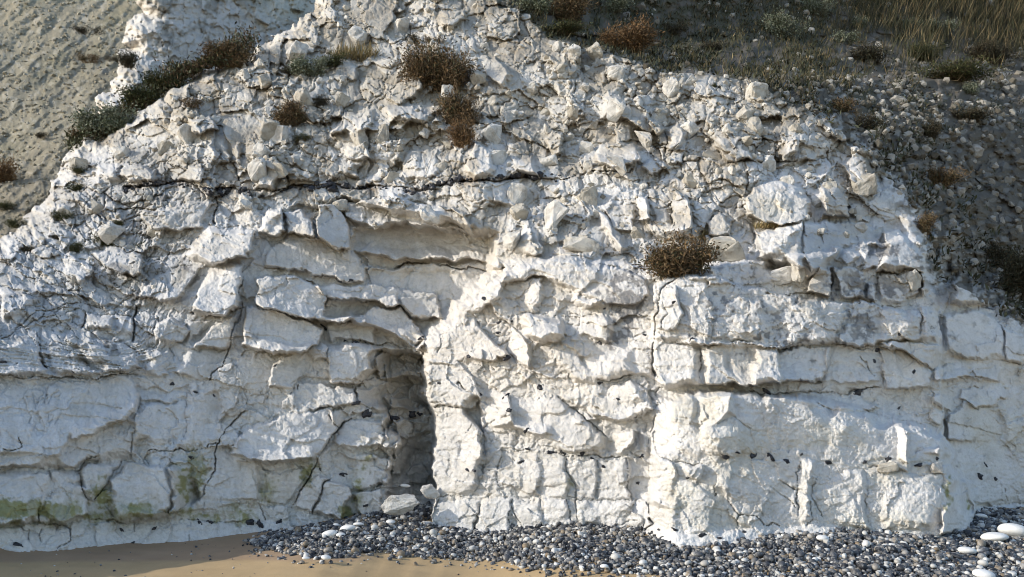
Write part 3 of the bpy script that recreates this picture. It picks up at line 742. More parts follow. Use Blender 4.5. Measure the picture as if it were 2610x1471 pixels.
# ---- open joints
for c in [('F', [(840, 575), (1000, 582), (1100, 545), (1380, 540), (1600, 570), (1700, 595), (1840, 545)], 3.2, .16),
          ('F', [(795, 660), (850, 570)], 2.6, .12), ('F', [(650, 90), (660, 170), (720, 440)], 2.2, .08),
          ('F', [(1310, 120), (1310, 250)], 3, .10), ('F', [(0, 860), (120, 870), (260, 930), (370, 940), (520, 1000)], 2.4, .10),
          ('F', [(0, 540), (200, 570), (350, 590), (560, 640), (720, 660)], 2.4, .08), ('F', [(500, 800), (720, 795), (920, 830), (1080, 860)], 2.2, .08),
          ('F', [(860, 1115), (1050, 1120), (1210, 1180)], 3, .12), ('F', [(1080, 850), (1180, 935), (1300, 945), (1380, 935)], 2, .06),
          ('F', [(1360, 1180), (1380, 1050), (1420, 1030)], 2.4, .05), ('F', [(1700, 690), (1600, 740), (1540, 800)], 1.8, .05),
          ('F', [(0, 1180), (180, 1215), (300, 1195)], 2.2, .08), ('F', [(330, 1452), (340, 1370), (430, 1330), (420, 1280)], 2.2, .08),
          ('E', [(1800, 530), (1770, 760), (1780, 860), (1700, 1200), (1570, 1390)], 2.4, .10),
          ('E', [(0, 1365), (250, 1365), (460, 1365), (600, 1370), (860, 1360), (1050, 1320)], 2.8, .12),
          ('E', [(1020, 830), (990, 950), (980, 1080)], 4.0, .15), ('E', [(260, 1060), (320, 1230), (350, 1290)], 4.0, .14),
          ('E', [(960, 50), (1030, 200), (1040, 350)], 4.0, .10), ('E', [(620, 890), (600, 1010)], 3, .10),
          ('E', [(0, 880), (200, 860), (400, 860), (700, 890), (980, 920)], 2.2, .06), ('E', [(20, 1080), (250, 900), (520, 830), (800, 830)], 2.2, .07),
          ('E', [(80, 1040), (260, 960), (560, 870)], 2.0, .06), ('E', [(150, 760), (350, 780), (560, 760), (640, 800)], 2.4, .08),
          ('E', [(1580, 60), (1600, 240)], 4, .12), ('E', [(1430, 880), (1600, 920), (1700, 890), (1790, 860)], 2.4, .10),
          ('E', [(1100, 1000), (1120, 1200), (1080, 1350)], 2.2, .06), ('E', [(1250, 1150), (1280, 1220), (1220, 1300)], 2.6, .10),
          ('E', [(1440, 1160), (1680, 1190), (1770, 1160)], 1.8, .05), ('E', [(1490, 1060), (1560, 980)], 1.8, .06),
          ('I', [(1790, 220), (1680, 370), (1600, 480), (1590, 650), (1550, 750), (1460, 880)], 2.2, .12),
          ('I', [(1100, 520), (1280, 495), (1460, 495), (1600, 465)], 3.0, .12), ('I', [(1050, 170), (990, 280), (970, 420), (960, 560)], 2.4, .10),
          ('I', [(0, 615), (280, 640), (440, 660), (580, 655), (640, 610), (720, 560)], 2.2, .08), ('I', [(320, 790), (310, 900), (285, 1060)], 2.0, .12),
          ('I', [(580, 670), (620, 800), (655, 890)], 1.8, .10), ('I', [(890, 600), (820, 740), (700, 890)], 1.8, .10),
          ('I', [(140, 400), (160, 480), (100, 495), (30, 490)], 2.2, .08), ('I', [(210, 1050), (290, 1050), (480, 1050), (520, 1080), (520, 1150), (350, 1320)], 2.4, .08),
          ('I', [(690, 1020), (860, 1020), (1000, 1050), (1010, 1090), (880, 1250)], 2.0, .08), ('I', [(1000, 1060), (1200, 1080), (1400, 1040), (1800, 1030)], 2.0, .07),
          ('I', [(1390, 890), (1300, 980)], 2.2, .08), ('I', [(220, 1090), (215, 1180)], 1.6, .06), ('I', [(310, 1090), (300, 1180)], 1.5, .05),
          ('I', [(1420, 1050), (1410, 1150), (1380, 1190)], 1.5, .05), ('I', [(1500, 890), (1490, 990)], 1.5, .05), ('I', [(1380, 100), (1365, 400)], 1.8, .06),
          ('J', [(720, 280), (560, 450), (430, 640), (390, 740), (270, 940)], 2.2, .14), ('J', [(60, 665), (200, 690), (350, 650)], 2.2, .08),
          ('J', [(540, 750), (480, 860), (430, 985)], 3.2, .16), ('J', [(430, 985), (560, 1040)], 2, .06), ('J', [(0, 90), (80, 100), (130, 80)], 2, .06),
          ('J', [(200, 690), (200, 760), (240, 690)], 1.6, .05), ('J', [(550, 280), (640, 355)], 2.6, .10), ('J', [(720, 800), (830, 815), (950, 790)], 2, .07),
          ('J', [(0, 890), (130, 890)], 2, .06), ('J', [(30, 920), (70, 1020)], 2.2, .07), ('J', [(1350, 870), (1330, 1040), (1250, 1110)], 1.8, .06),
          ('J', [(1340, 845), (1570, 855), (1750, 865), (1905, 880)], 1.8, .05), ('J', [(1700, 890), (1640, 1000)], 1.4, .05), ('J', [(1900, 880), (1885, 1040), (1917, 1150)], 1.8, .07),
          ('J', [(1500, 440), (1600, 330), (1680, 340)], 1.8, .05), ('J', [(1690, 400), (1690, 680), (1640, 840)], 1.8, .05), ('J', [(1330, 205), (1560, 205), (1660, 215)], 2.2, .10),
          ('J', [(1480, 10), (1640, 150)], 2.4, .10), ('J', [(1810, 560), (1790, 700), (1820, 860)], 2.4, .05), ('J', [(280, 100), (330, 0)], 1.8, .06),
          ('K', [(340, 120), (460, 210), (580, 310), (710, 400)], 1.8, .07), ('K', [(220, 540), (560, 550), (850, 570), (1010, 580)], 1.8, .07),
          ('K', [(410, 560), (440, 720), (490, 870), (480, 1060)], 2.4, .09), ('K', [(410, 880), (440, 1060)], 2.0, .08), ('K', [(660, 590), (660, 850)], 1.6, .06),
          ('K', [(860, 590), (870, 710), (890, 860)], 2.0, .08), ('K', [(1020, 580), (1040, 700), (1070, 800), (1050, 880), (1010, 970)], 2.6, .14),
          ('K', [(140, 865), (240, 865), (410, 870), (580, 860), (800, 870), (890, 870), (1040, 900)], 1.5, .05), ('K', [(200, 870), (200, 960), (240, 1050)], 2.2, .08),
          ('K', [(240, 720), (200, 860)], 1.8, .06), ('K', [(20, 880), (15, 950), (100, 1110)], 2.2, .09), ('K', [(1100, 80), (1080, 270), (1050, 390), (1030, 560)], 2.6, .10),
          ('K', [(1610, 880), (1650, 960), (1690, 1000), (1830, 1010), (1880, 1060), (2000, 1060)], 2.0, .09), ('K', [(1680, 1000), (1695, 1070)], 1.6, .06),
          ('K', [(1480, 560), (1530, 640), (1530, 780), (1500, 920)], 2.0, .06), ('K', [(910, 430), (840, 540)], 1.8, .06), ('K', [(1040, 540), (1240, 600), (1480, 620)], 1.8, .06),
          ('K', [(760, 290), (900, 270), (1050, 240)], 1.8, .06), ('K', [(780, 1070), (930, 1050)], 1.8, .05), ('K', [(990, 1110), (1050, 1040), (1010, 1000)], 4, .12),
          ('L', [(-120, 60), (0, 85), (400, 75), (620, 70), (840, 55)], 3.0, .14), ('L', [(360, 130), (430, 200)], 2.2, .06), ('L', [(440, 210), (770, 210), (900, 280), (1010, 290), (1260, 345)], 1.8, .06),
          ('L', [(1310, 410), (1300, 590)], 2.2, .08), ('L', [(50, 770), (240, 950)], 1.6, .05), ('L', [(110, 740), (240, 810)], 2.0, .06), ('L', [(250, 600), (255, 1000)], 2.0, .06),
          ('L', [(370, 720), (375, 880), (430, 1010)], 2.0, .06), ('L', [(710, 650), (740, 820), (765, 930)], 1.8, .06), ('L', [(1700, 740), (1780, 820), (1830, 910)], 1.6, .05),
          ('L', [(1560, 915), (1917, 915)], 1.6, .06), ('L', [(1230, 60), (1240, 170), (1320, 240)], 2.2, .08), ('L', [(1440, 130), (1570, 200), (1750, 150)], 2.2, .08),
          ('L', [(820, 140), (830, 200)], 1.6, .05), ('L', [(350, 900), (310, 1060)], 2, .07), ('L', [(760, 640), (870, 655), (1200, 690)], 2, .06),
          ('H', [(-900, 1115), (-600, 1130), (0, 1140), (250, 1145), (480, 1140), (830, 1150)], 2.2, .08), ('H', [(840, 1165), (1040, 1200), (1230, 1315), (1290, 1265)], 2.4, .12),
          ('H', [(0, 1405), (250, 1395), (420, 1400)], 2.6, .12), ('H', [(700, 1210), (850, 1410)], 1.4, .05), ('H', [(490, 560), (490, 750)], 2.6, .10), ('H', [(830, 590), (1190, 590)], 2.2, .08),
          ('H', [(1110, 760), (1140, 900), (1130, 1060)], 2.2, .08), ('H', [(1240, 1390), (1500, 1390), (1740, 1400)], 1.8, .06), ('H', [(1630, 1240), (1800, 1270), (1917, 1280)], 1.6, .05),
          ('H', [(0, 470), (130, 590), (230, 640)], 3.2, .14), ('H', [(0, 765), (300, 740), (600, 780), (830, 830), (1120, 810)], 2.4, .08), ('H', [(290, 290), (310, 480), (330, 630)], 2.6, .06),
          ('G', [(1260, 640), (1130, 720), (1085, 820), (1080, 1000), (1045, 1130), (1045, 1300), (1060, 1360)], 3.0, .16), ('G', [(1100, 800), (1140, 900), (1135, 1010)], 2.0, .06),
          ('G', [(1240, 720), (1270, 850), (1255, 1000)], 2.2, .07), ('G', [(1400, 1130), (1400, 1380)], 2.2, .08), ('G', [(150, 1120), (160, 1250), (230, 1440)], 1.6, .06),
          ('G', [(0, 1170), (150, 1330), (240, 1440)], 1.6, .06), ('G', [(640, 1400), (780, 1395), (900, 1380)], 2.6, .12), ('G', [(0, 920), (120, 910), (400, 920), (520, 930)], 1.8, .06),
          ('G', [(280, 470), (560, 490), (800, 560), (990, 640)], 2.2, .08), ('G', [(340, 0), (250, 210)], 2.6, .08), ('G', [(0, 650), (200, 655), (290, 660)], 1.8, .05),
          ('G', [(1040, 0), (1040, 260)], 2.6, .08), ('G', [(1320, 0), (1320, 260)], 2.6, .08), ('G', [(1700, 0), (1650, 150), (1500, 140)], 2.6, .08), ('G', [(950, 900), (1030, 960)], 1.5, .04),
          ('B', [(0, 1420), (350, 1385), (640, 1380), (1060, 1400), (1160, 1420), (1400, 1360), (1650, 1325), (1900, 1325)], 5, .20),
          ('A', [(900, 1400), (1150, 1360), (1340, 1350), (1420, 1375), (1560, 1420), (1700, 1412), (1917, 1435)], 5, .20),
          ('C', [(0, 1320), (250, 1300), (400, 1335), (640, 1280), (900, 1250)], 4, .12), ('C', [(1160, 960), (1170, 1200)], 2.6, .1), ('C', [(1240, 1040), (1170, 1200), (1210, 1260)], 2.6, .1),
          ('B', [(1040, 905), (1180, 915)], 3, .1), ('B', [(1640, 820), (1760, 890)], 3, .1), ('B', [(790, 1200), (780, 1290)], 3, .1)]:
    crack(*c)

# ---- projecting beds: each swells out downwards and breaks off sharply along its lower edge
def ledge(t, pts, out, rise):
    P = tp(t, pts)
    a, b, xs, ys = box(P, rise + 20)
    x, y = WX[a, b], WY[a, b]
    yl = np.interp(x, xs, ys)
    dv = yl - y + 3 * vl(X[a, b] / 28, Y[a, b] / 90, 87)
    end = sstep((x - xs[0]) / 22 + .2) * sstep((xs[-1] - x) / 22 + .2)
    var = np.clip(.8 + .6 * vl(X[a, b] / 75, Y[a, b] / 200, 88), .25, 1.3)
    Hh[a, b] += out * var * end * np.where(dv > 0, np.clip(1 - dv / rise, 0, 1), sstep(1 + dv / 5))


for c in [('F', [(650, 175), (860, 255), (1060, 222), (1310, 268), (1550, 305)], .17, 36), ('F', [(330, 345), (480, 355), (640, 440), (740, 455)], .14, 40),
          ('F', [(740, 445), (1000, 500), (1380, 492), (1640, 502), (1830, 560)], .19, 26), ('F', [(60, 535), (250, 570), (560, 640), (720, 660)], .07, 20),
          ('F', [(500, 795), (720, 790), (920, 825), (1080, 855), (1180, 940)], .16, 30), ('F', [(0, 850), (230, 910), (360, 935), (660, 965), (760, 925)], .16, 36),
          ('F', [(700, 945), (900, 1010), (1050, 1060), (1230, 1165)], .16, 30), ('F', [(0, 1165), (180, 1205), (300, 1190)], .13, 36),
          ('F', [(860, 1115), (1050, 1125), (1210, 1185)], .14, 18), ('F', [(1180, 935), (1300, 945), (1400, 930)], .08, 26),
          (None, [(1664, 965), (1700, 985), (1780, 978), (1900, 972), (2100, 968), (2240, 970)], .15, 34), (None, [(0, 960), (160, 960), (300, 958), (360, 945)], .10, 44),
          (None, [(1664, 878), (1900, 880), (2120, 884), (2240, 886)], .07, 26), ('H', [(840, 1130), (1050, 1205), (1230, 1310)], .14, 28), ('H', [(1250, 1388), (1500, 1392), (1740, 1400)], .08, 24),
          ('G', [(180, 1116), (390, 1096)], .12, 28), ('G', [(470, 815), (560, 850), (690, 818)], .10, 16), ('K', [(480, 300), (760, 292), (900, 270), (1055, 245)], .12, 30),
          ('K', [(0, 330), (100, 385), (330, 400)], .10, 30), ('I', [(520, 425), (730, 370), (930, 275), (1030, 165)], .16, 44), ('I', [(840, 1010), (1060, 1045), (1240, 995)], .12, 36),
          ('I', [(0, 1052), (300, 1045), (500, 1035), (680, 1000)], .10, 36), ('J', [(-150, 585), (130, 605), (470, 555)], .12, 40), ('J', [(590, 490), (760, 490), (900, 420)], .09, 26),
          ('E', [(1430, 872), (1650, 912), (1760, 862)], .15, 40), ('E', [(640, 800), (980, 830), (1200, 800), (1340, 772)], .08, 20), ('E', [(0, 700), (330, 745), (640, 770)], .08, 22),
          ('G', [(280, 445), (560, 455), (660, 465)], .10, 22), ('B', [(960, 890), (1100, 912), (1260, 915)], .14, 30), ('B', [(560, 1002), (720, 1022), (860, 962)], .14, 34),
          ('C', [(790, 865), (930, 935), (1100, 995)], .14, 30), ('C', [(400, 862), (590, 838)], .12, 26), ('C', [(640, 1215), (760, 1245), (960, 1192)], .12, 30), ('D', [(0, 1250), (240, 1180), (400, 1170)], .08, 20)]:
    ledge(*c)

# ---- broken texture of the rock at three sizes, coarser below and crumbling above
up = sstep((760 - Y + 60 * vn(X / 200, Y / 200, 41)) / 420)            # 0 low .. 1 in the crumbling beds
lf = sstep((520 - X) / 250) * sstep((Y - 380) / 120) * sstep((980 - Y) / 120)
rightlow = sstep((X - 1640) / 80) * sstep((Y - 960) / 60)
ang = -0.62 * lf
ca, sa = np.cos(ang), np.sin(ang)
U = (ca * WX - sa * WY)
V = (sa * WX + ca * WY)
big = facets(U / 150 + 3, V / (105 - 45 * lf), 201, 1.1, 0.6, 0.10, 0.05)
med = facets(U / 62, V / (52 - 24 * lf) + 7, 221, 1.0, 0.7, 0.30, 0.07)
sml = facets((U + 4 * vn(X / 9, Y / 9, 61)) / 27, (V + 4 * vn(X / 9, Y / 9, 63)) / 23, 241, 1.1, 0.8, 0.35, 0.10)
tiny = facets(U / 11.5, V / 10, 261, 1.1, 0.9, 0.3, 0.15)
patch = sstep(0.5 + 0.9 * fbm(X / 120, Y / 90, 301, 3))                # crumbly and sound patches
Ab = (0.10 + 0.14 * up) * (1 - 0.8 * SM)
Am = (0.050 + 0.17 * up + 0.06 * lf + .03 * sstep((560 - X) / 100)) * (1 - 0.85 * SM) * (0.45 + 0.75 * patch)
As = (0.040 + 0.036 * up + 0.03 * lf) * (1 - 0.78 * SM) * (0.35 + 0.9 * patch)
At = (0.013 + 0.011 * up * patch + 0.008 * lf) * (1 - 0.75 * SM)
con = facets(WX / 105, WY / 88, 281, 1.3, 0.0, 0) * .105 + facets(WX / 48, WY / 44, 291, 1.2, 0.0, 0) * .028
Fr = up * .10 * (1 - .8 * SM) * sstep(.35 + 1.5 * vn(X / 150, Y / 120, 275)) * facets((WX + .25 * WY) / 30, WY / 84, 277, 1.3, .9, .35, .09)
Fr = Fr + up * .17 * (1 - .8 * SM) * facets(WX / 92, WY / 78, 271, 1.4, 0.9, 0.12, 0.06)
cavem = np.exp(-(((X - 1030) / 75) ** 2) ** 2 - (((Y - 1080) / 220) ** 2) ** 2)
Fr = Fr + cavem * (.20 * facets(WX / 52, WY / 46, 285, 1.5, .9, .2, .08) + .05 * facets(WX / 20, WY / 18, 287, 1.3, .8, .2, .1))
Fr = Fr + con * (1 - .40 * SM) * (1 - .2 * rightlow) + Ab * big + Am * med + As * sml + At * tiny
Fr += up * .34 * fbm(X / 230 + 5, Y / 170, 315, 3)
Fr += 0.05 * fbm(X / 170, Y / 150, 311, 3) + (0.010 + 0.02 * up) * fbm(X / 26, Y / 26, 321, 4)
Fr += 0.009 * fbm(X / 16, Y / 14, 325, 3) * (1 - up)
Fr += 0.0065 * (1 + 1.5 * up) * fbm(X / 7, Y / 7, 331, 3)
pit = worley(X / 8.5, Y / 7.5, 341)
pits = (0.017 * (pit[0] - 0.4)) * rightlow * sstep(0.55 + 1.3 * fbm(X / 90, Y / 90, 351, 3))
strat = 0.010 * (1 - rightlow) * (1 - up) * (1 - SM * .5) * vn(X / 240, (Y + 12 * vn(X / 120, Y / 60, 361)) / 9, 363)
jw = worley(WX / 96, WY / 74, 371)
jl = np.exp(-((jw[1] - jw[0]) / .022) ** 2) * sstep((.1 + 1.5 * vn(X / 75, Y / 75, 373)) * 2)
jw2 = worley(U / 44, V / 34, 375)
jl2 = np.exp(-((jw2[1] - jw2[0]) / .045) ** 2) * sstep((-.1 + 1.5 * vn(X / 60, Y / 60, 377)) * 2) * np.clip(.25 + up + .8 * lf, 0, 1) * (1 - SM)
JL = np.maximum(jl * (1 - .9 * SM) * (.3 + .7 * up) * (1 - .7 * rightlow), jl2)
Hh = Hh - (.040 * JL).astype(np.float32)
Hh = Hh + Fr.astype(np.float32) - pits.astype(np.float32) + strat.astype(np.float32) - CK

# the initials scratched in the lower-left block
for c in [[(240, 90), (265, 205), (290, 130)], [(275, 140), (330, 90)], [(270, 165), (320, 130)], [(345, 105), (330, 160)],
          [(380, 120), (360, 165)], [(375, 110), (430, 75), (455, 85), (440, 115), (400, 125), (450, 140)], [(340, 245), (430, 205)],
          [(500, 160), (540, 120)], [(230, 270), (215, 310)], [(360, 250), (350, 310), (390, 290)], [(430, 280), (410, 320)]]:
    P = tp('I', c)
    a, b, xs, ys = box(P, 8)
    d = linedist(X[a, b] + .8 * vn(X[a, b] / 6, Y[a, b] / 6, 71), Y[a, b], P)
    Hh[a, b] -= 0.022 * np.exp(-(d / 2.0) ** 2)
    CK[a, b] = np.maximum(CK[a, b], .045 * np.exp(-(d / 1.8) ** 2))

# ---- hillside to the right of the ridge falls back and faces away from the sun
hd = np.maximum(HD, 0)
fall = 0.0092 * np.minimum(hd, 900) + 0.003 * np.maximum(hd - 900, 0)
hb = facets(WX / 70, WY / 46, 401, 0.9, 0.6, 0.2, 0.1) * 0.22 + facets(WX / 24, WY / 15, 421, 1.0, 0.9, 0.3, 0.12) * 0.10
hb = hb + 0.35 * fbm(X / 220, Y / 160, 431, 4) + 0.03 * fbm(X / 12, Y / 9, 441, 3) + 0.05 * facets(WX / 11, WY / 8, 445, 1.2, .9, .2, .12)
hm = sstep(hd / 60)
Hh = Hh * (1 - hm) + hb.astype(np.float32) * hm
rim = sstep(1 - np.abs(HD) / 90) * 0.12
DEPTH = BD - Hh + fall - 0.0

# ---- top-left skyline of the main cliff
EDGE = [(-300, 770), (-150, 680), (0, 604), (31, 586), (79, 542), (127, 492), (131, 480), (165, 413), (186, 372), (262, 340), (344, 293),
        (406, 248), (448, 213), (499, 186), (537, 172), (620, 145), (660, 114), (719, 83), (788, 34), (805, 0), (840, -180)]
OUT = EDGE + [(3000, -200), (3000, 1700), (-400, 1700), (-400, 770)]
SDO = polysd(WX, WY, OUT) + 7 * vn(X / 22, Y / 22, 55) + 4 * vn(X / 9, Y / 9, 57)
edgeLeft = np.exp(-np.maximum(SDO, 0) / 26) * (X < 1000) * (Y < 800)
DEPTH = DEPTH + 0.9 * edgeLeft.astype(np.float32) ** 1.5

SEAM = tp('A', [(900, 1400), (1150, 1360), (1340, 1350), (1420, 1375), (1560, 1420), (1700, 1412), (1917, 1435)]) + \
    tp('B', [(350, 1385), (640, 1380), (1060, 1400), (1160, 1420), (1400, 1360), (1650, 1325), (1900, 1325)]) + tp('C', [(250, 1300), (400, 1335)])
SEAMD = np.full(X.shape, 999.0, np.float32)
a_, b_, _, _ = box(SEAM, 60)
SEAMD[a_, b_] = linedist(X[a_, b_], Y[a_, b_], SEAM)

# ---- rock colour: clean chalk, grey weathering, some painted shade, soil, lichen, algae, rust
chalk = np.array([0.69, 0.68, 0.665], np.float32)
COL = np.tile(chalk, X.shape + (1,)).astype(np.float32)


def tint(mask, c):
    global COL
    m = np.clip(mask, 0, 1)[..., None].astype(np.float32)
    COL = COL * (1 - m) + np.array(c, np.float32) * m


def blob(cx, cy, rx_, ry_, hard=1.0):
    d = ((WX - cx) / rx_) ** 2 + ((WY - cy) / ry_) ** 2
    return np.exp(-d * hard)


fn1 = fbm(X / 90, Y / 70, 501, 5)
fn2 = fbm(X / 22, Y / 22, 511, 4)
fn3 = fbm(X / 9, Y / 9, 521, 3)
fn4 = fbm(X / 45, Y / 12, 531, 4)
cellc = worley(U / 62, V / (52 - 24 * lf) + 7, 221)
tone = hsh(cellc[2], cellc[3], 71)
tint(0.30 * (tone > 0.6) * (1 - SM), (0.64, 0.60, 0.53))
tint(0.25 * (tone < 0.25) * (1 - SM), (0.60, 0.60, 0.60))
tint(0.40 * blob(1330, 900, 330, 260) + 0.30 * blob(900, 800, 350, 250), (0.70, 0.645, 0.58))
tint(sstep((fn1 + 0.15) * 1.6) * 0.6 * up, (0.54, 0.49, 0.40))
tint(sstep((fn2 * 0.7 + fn1 * .6 - 0.02) * 3.5) * 0.75 * up * (1 - .6 * SM), (0.30, 0.26, 0.20))
tint(sstep((480 - Y) / 200) * (.45 + .40 * sstep(.5 + 1.2 * fn1)) * up, (0.50, 0.468, 0.405))
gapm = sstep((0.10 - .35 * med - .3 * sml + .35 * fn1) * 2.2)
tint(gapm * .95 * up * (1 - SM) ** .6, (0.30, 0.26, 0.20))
tint(.45 * sstep((fn1 * .8 + fn2 * .4 + .02) * 2.4) * up, (0.43, 0.41, 0.375))
tint(.62 * sstep((680 - X) / 300) * sstep((Y - 300) / 200) * sstep((1080 - Y) / 160) * (.6 + .5 * fn1), (0.52, 0.525, 0.535))  # weathered grey, with the left flank's cool shade mixed into the tint
tint(sstep((fn4 + fn3 * .5 - 0.18) * 4) * 0.75 * np.clip(lf + .5 * up * (X < 700), 0, 1), (0.40, 0.40, 0.40))
# dirt lodged in the hair joints, grey weathering veins
tint(.35 * JL * sstep(.6 + 1.2 * fn1), (0.22, 0.21, 0.20))
veinz = np.clip(.75 * lf + .7 * up * sstep(.45 + 1.3 * fn1) + sstep((X - 1480) / 120) * sstep((900 - Y) / 60) * sstep((Y - 640) / 60), 0, 1)
vein = sstep(1 - np.abs(fbm(WX / 40, WY / 26, 541, 4)) / .055) + .8 * sstep(1 - np.abs(fbm(WX / 75, WY / 30, 545, 4)) / .04)
tint(.62 * vein * veinz * sstep(.4 + 1.4 * fn2), (0.21, 0.21, 0.215))
# grey-black lichen on exposed faces
lich = np.maximum.reduce([1.2 * blob(1590, 770, 60, 75), .9 * blob(1560, 860, 40, 50), 1.0 * blob(2165, 720, 60, 45), .9 * blob(2270, 720, 55, 45),
                          .8 * blob(2250, 640, 90, 26), .8 * blob(2190, 820, 50, 50), .7 * blob(2060, 760, 190, 16), .8 * blob(1760, 860, 60, 14),
                          .7 * blob(330, 700, 120, 40), .7 * blob(470, 690, 60, 50), .6 * blob(350, 790, 40, 60), .7 * blob(390, 500, 30, 60),
                          .6 * blob(300, 900, 60, 40), .5 * blob(1850, 780, 200, 60), .6 * blob(1980, 880, 200, 50), .5 * blob(1480, 700, 60, 40)])
tint(sstep((lich * 1.1 + fn2 * .9 + fn3 * .5 - 0.62) * 3.2) * 0.82, (0.17, 0.17, 0.175))
# dark veins and damp films along bedding, top shoulder
tint(sstep((fn4 * .8 + fn3 * .5 - .32) * 5) * .5 * sstep((X - 1600) / 200) * sstep((900 - Y) / 80) * sstep((Y - 560) / 80), (0.24, 0.24, 0.245))
# cream boulder, then the dome's shaded right side painted grey
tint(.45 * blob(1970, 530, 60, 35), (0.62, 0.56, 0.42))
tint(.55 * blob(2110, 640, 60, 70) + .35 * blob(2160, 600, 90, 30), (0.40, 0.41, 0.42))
# ochre stain, cave walls and ledges
tint(.5 * blob(1000, 960, 70, 90) + .3 * blob(1040, 1090, 60, 90) + .35 * blob(1060, 690, 170, 22) + .4 * blob(1900, 930, 60, 30) + .3 * blob(2300, 920, 90, 30), (0.58, 0.51, 0.39))
tint((.35 * blob(1120, 380, 120, 90) + .4 * blob(1230, 330, 60, 60)) * (0.5 + fn1), (0.44, 0.38, 0.29))
tint(.5 * blob(1960, 1125, 60, 30) * (.6 + fn2), (0.50, 0.44, 0.32))
# algae near the beach
alg = np.maximum.reduce([1.15 * sstep((X * 0 + 235 - X) / 60) * np.exp(-((WY - 1300) / 22) ** 2), .62 * sstep((700 - X) / 120) * np.exp(-((WY - 1310) / 24) ** 2) * sstep(.5 + 1.6 * fn1), .75 * blob(345, 1300, 60, 26), .6 * blob(468, 1230, 22, 70),
                         .8 * blob(262, 1270, 22, 40), .55 * blob(500, 1190, 30, 60), .7 * blob(625, 1315, 14, 22), .5 * blob(680, 1250, 24, 40),
                         .8 * blob(885, 1310, 14, 26), .5 * blob(912, 1250, 16, 60), .4 * blob(780, 1200, 30, 40), .7 * blob(2415, 1250, 8, 40), .5 * blob(2468, 1290, 6, 20),
                         .35 * blob(1740, 1290, 20, 14), .3 * blob(1450, 1230, 12, 40), .35 * blob(930, 1170, 30, 30), .5 * blob(20, 1340, 60, 16)])
tint(sstep((alg + fn2 * .45 + fn3 * .5 - .22) * 2.2) * 0.86 * (alg > .04), (0.22, 0.21, 0.05))
tint(sstep(alg * 1.2) * .45, (0.42, 0.42, 0.22))
tint(sstep((rightlow + fn1 * .7 - .9) * 3) * .3, (0.66, 0.63, 0.52))
# rain streaks, faint rust and clay films on the sound rock
strk = fbm(WX / 13, Y / 130, 561, 4)
tint(sstep((strk + .4 * fn1 - .12) * 3) * .34 * (1 - up), (0.53, 0.515, 0.48))
tint(sstep((fn1 + .5 * fn2 - .22) * 3) * .34 * (1 - up), (0.60, 0.55, 0.46))
tint(sstep((fn2 * .8 + fn3 * .6 - .38) * 4) * .38 * (1 - .6 * up), (0.42, 0.415, 0.40))
# washed white foot
tint(sstep((Y - 1335 - 20 * fn1) / 30) * .8, (0.74, 0.73, 0.71))
# sound slabs are clean
# dark soil in the widest joints of the flint seam
tint(.75 * np.exp(-(SEAMD / 9) ** 2) * sstep(.35 + 1.4 * fn2 + .6 * vn(X / 60, Y / 60, 551)), (0.17, 0.125, 0.09))
tint(sstep((CK - 0.09) / 0.06) * 0.35, (0.10, 0.085, 0.07))

# hillside colours
soil = np.array([0.135, 0.12, 0.098], np.float32)
hc = worley(WX / 24, WY / 15, 421)
frag = hsh(hc[2], hc[3], 83)
hgreen = sstep((330 - Y - 0.10 * (X - 1300) + 120 * fn1) / 160)
fragm = (frag > 0.52) * sstep((0.42 - hc[0]) * 8)
HC = np.tile(soil, X.shape + (1,))
nearr = np.exp(-np.maximum(HD, 0) / 70)
hmix = np.clip(fragm * (0.62 - .45 * hgreen) * (0.25 + 1.1 * sstep(.3 + 1.4 * fn1)) + .8 * nearr * sstep((fn2 + fn3 * .6 + .1) * 3), 0, 1)[..., None]
HC = HC * (1 - hmix) + np.array([0.56, 0.545, 0.51], np.float32) * hmix
gm = (sstep((fn2 + fn1 * .8 + hgreen * .6 - .15) * 2.5) * .7)[..., None]
HC = HC * (1 - gm) + np.array([0.075, 0.075, 0.045], np.float32) * gm
tint(.85 * np.exp(-np.maximum(-HD, 0) / 46) * sstep((fn2 + .6 * fn3 + .12) * 3) * sstep((860 - Y) / 100), (0.17, 0.15, 0.115))
COL = np.where(HILL[..., None], HC, COL).astype(np.float32)

PX_, PY_, PZ_ = place(X, Y, DEPTH)
VERT = np.stack([PX_, PY_, PZ_], -1).reshape(-1, 3)
ny, nx = X.shape
ii = np.arange(ny * nx, dtype=np.int32).reshape(ny, nx)
QUAD = np.stack([ii[:-1, :-1], ii[1:, :-1], ii[1:, 1:], ii[:-1, 1:]], -1)
keep = (SDO[:-1, :-1] > 0) & (SDO[1:, 1:] > 0) & (SDO[1:, :-1] > 0) & (SDO[:-1, 1:] > 0)
hq = HILL[:-1, :-1]


def sub_mesh(name, mask, mat):
    q = QUAD[mask]
    used = np.zeros(ny * nx, bool)
    used[q.ravel()] = True
    rem = np.cumsum(used) - 1
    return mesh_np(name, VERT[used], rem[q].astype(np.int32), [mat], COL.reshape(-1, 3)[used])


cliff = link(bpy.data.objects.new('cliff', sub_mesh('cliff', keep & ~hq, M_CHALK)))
tag(cliff, kind='structure')
hill = link(bpy.data.objects.new('hillside', sub_mesh('hillside', keep & hq, M_HILL)))
tag(hill, kind='structure')


def depth_at(px, py):
    j = int(np.clip(round((px - gx_[0]) / STEP), 0, nx - 1))
    i = int(np.clip(round((py - gy_[0]) / STEP), 0, ny - 1))
    return float(DEPTH[i, j])


def depth_arr(px, py):
    j = np.clip(np.round((px - gx_[0]) / STEP).astype(int), 0, nx - 1)
    i = np.clip(np.round((py - gy_[0]) / STEP).astype(int), 0, ny - 1)
    return DEPTH[i, j], i, j


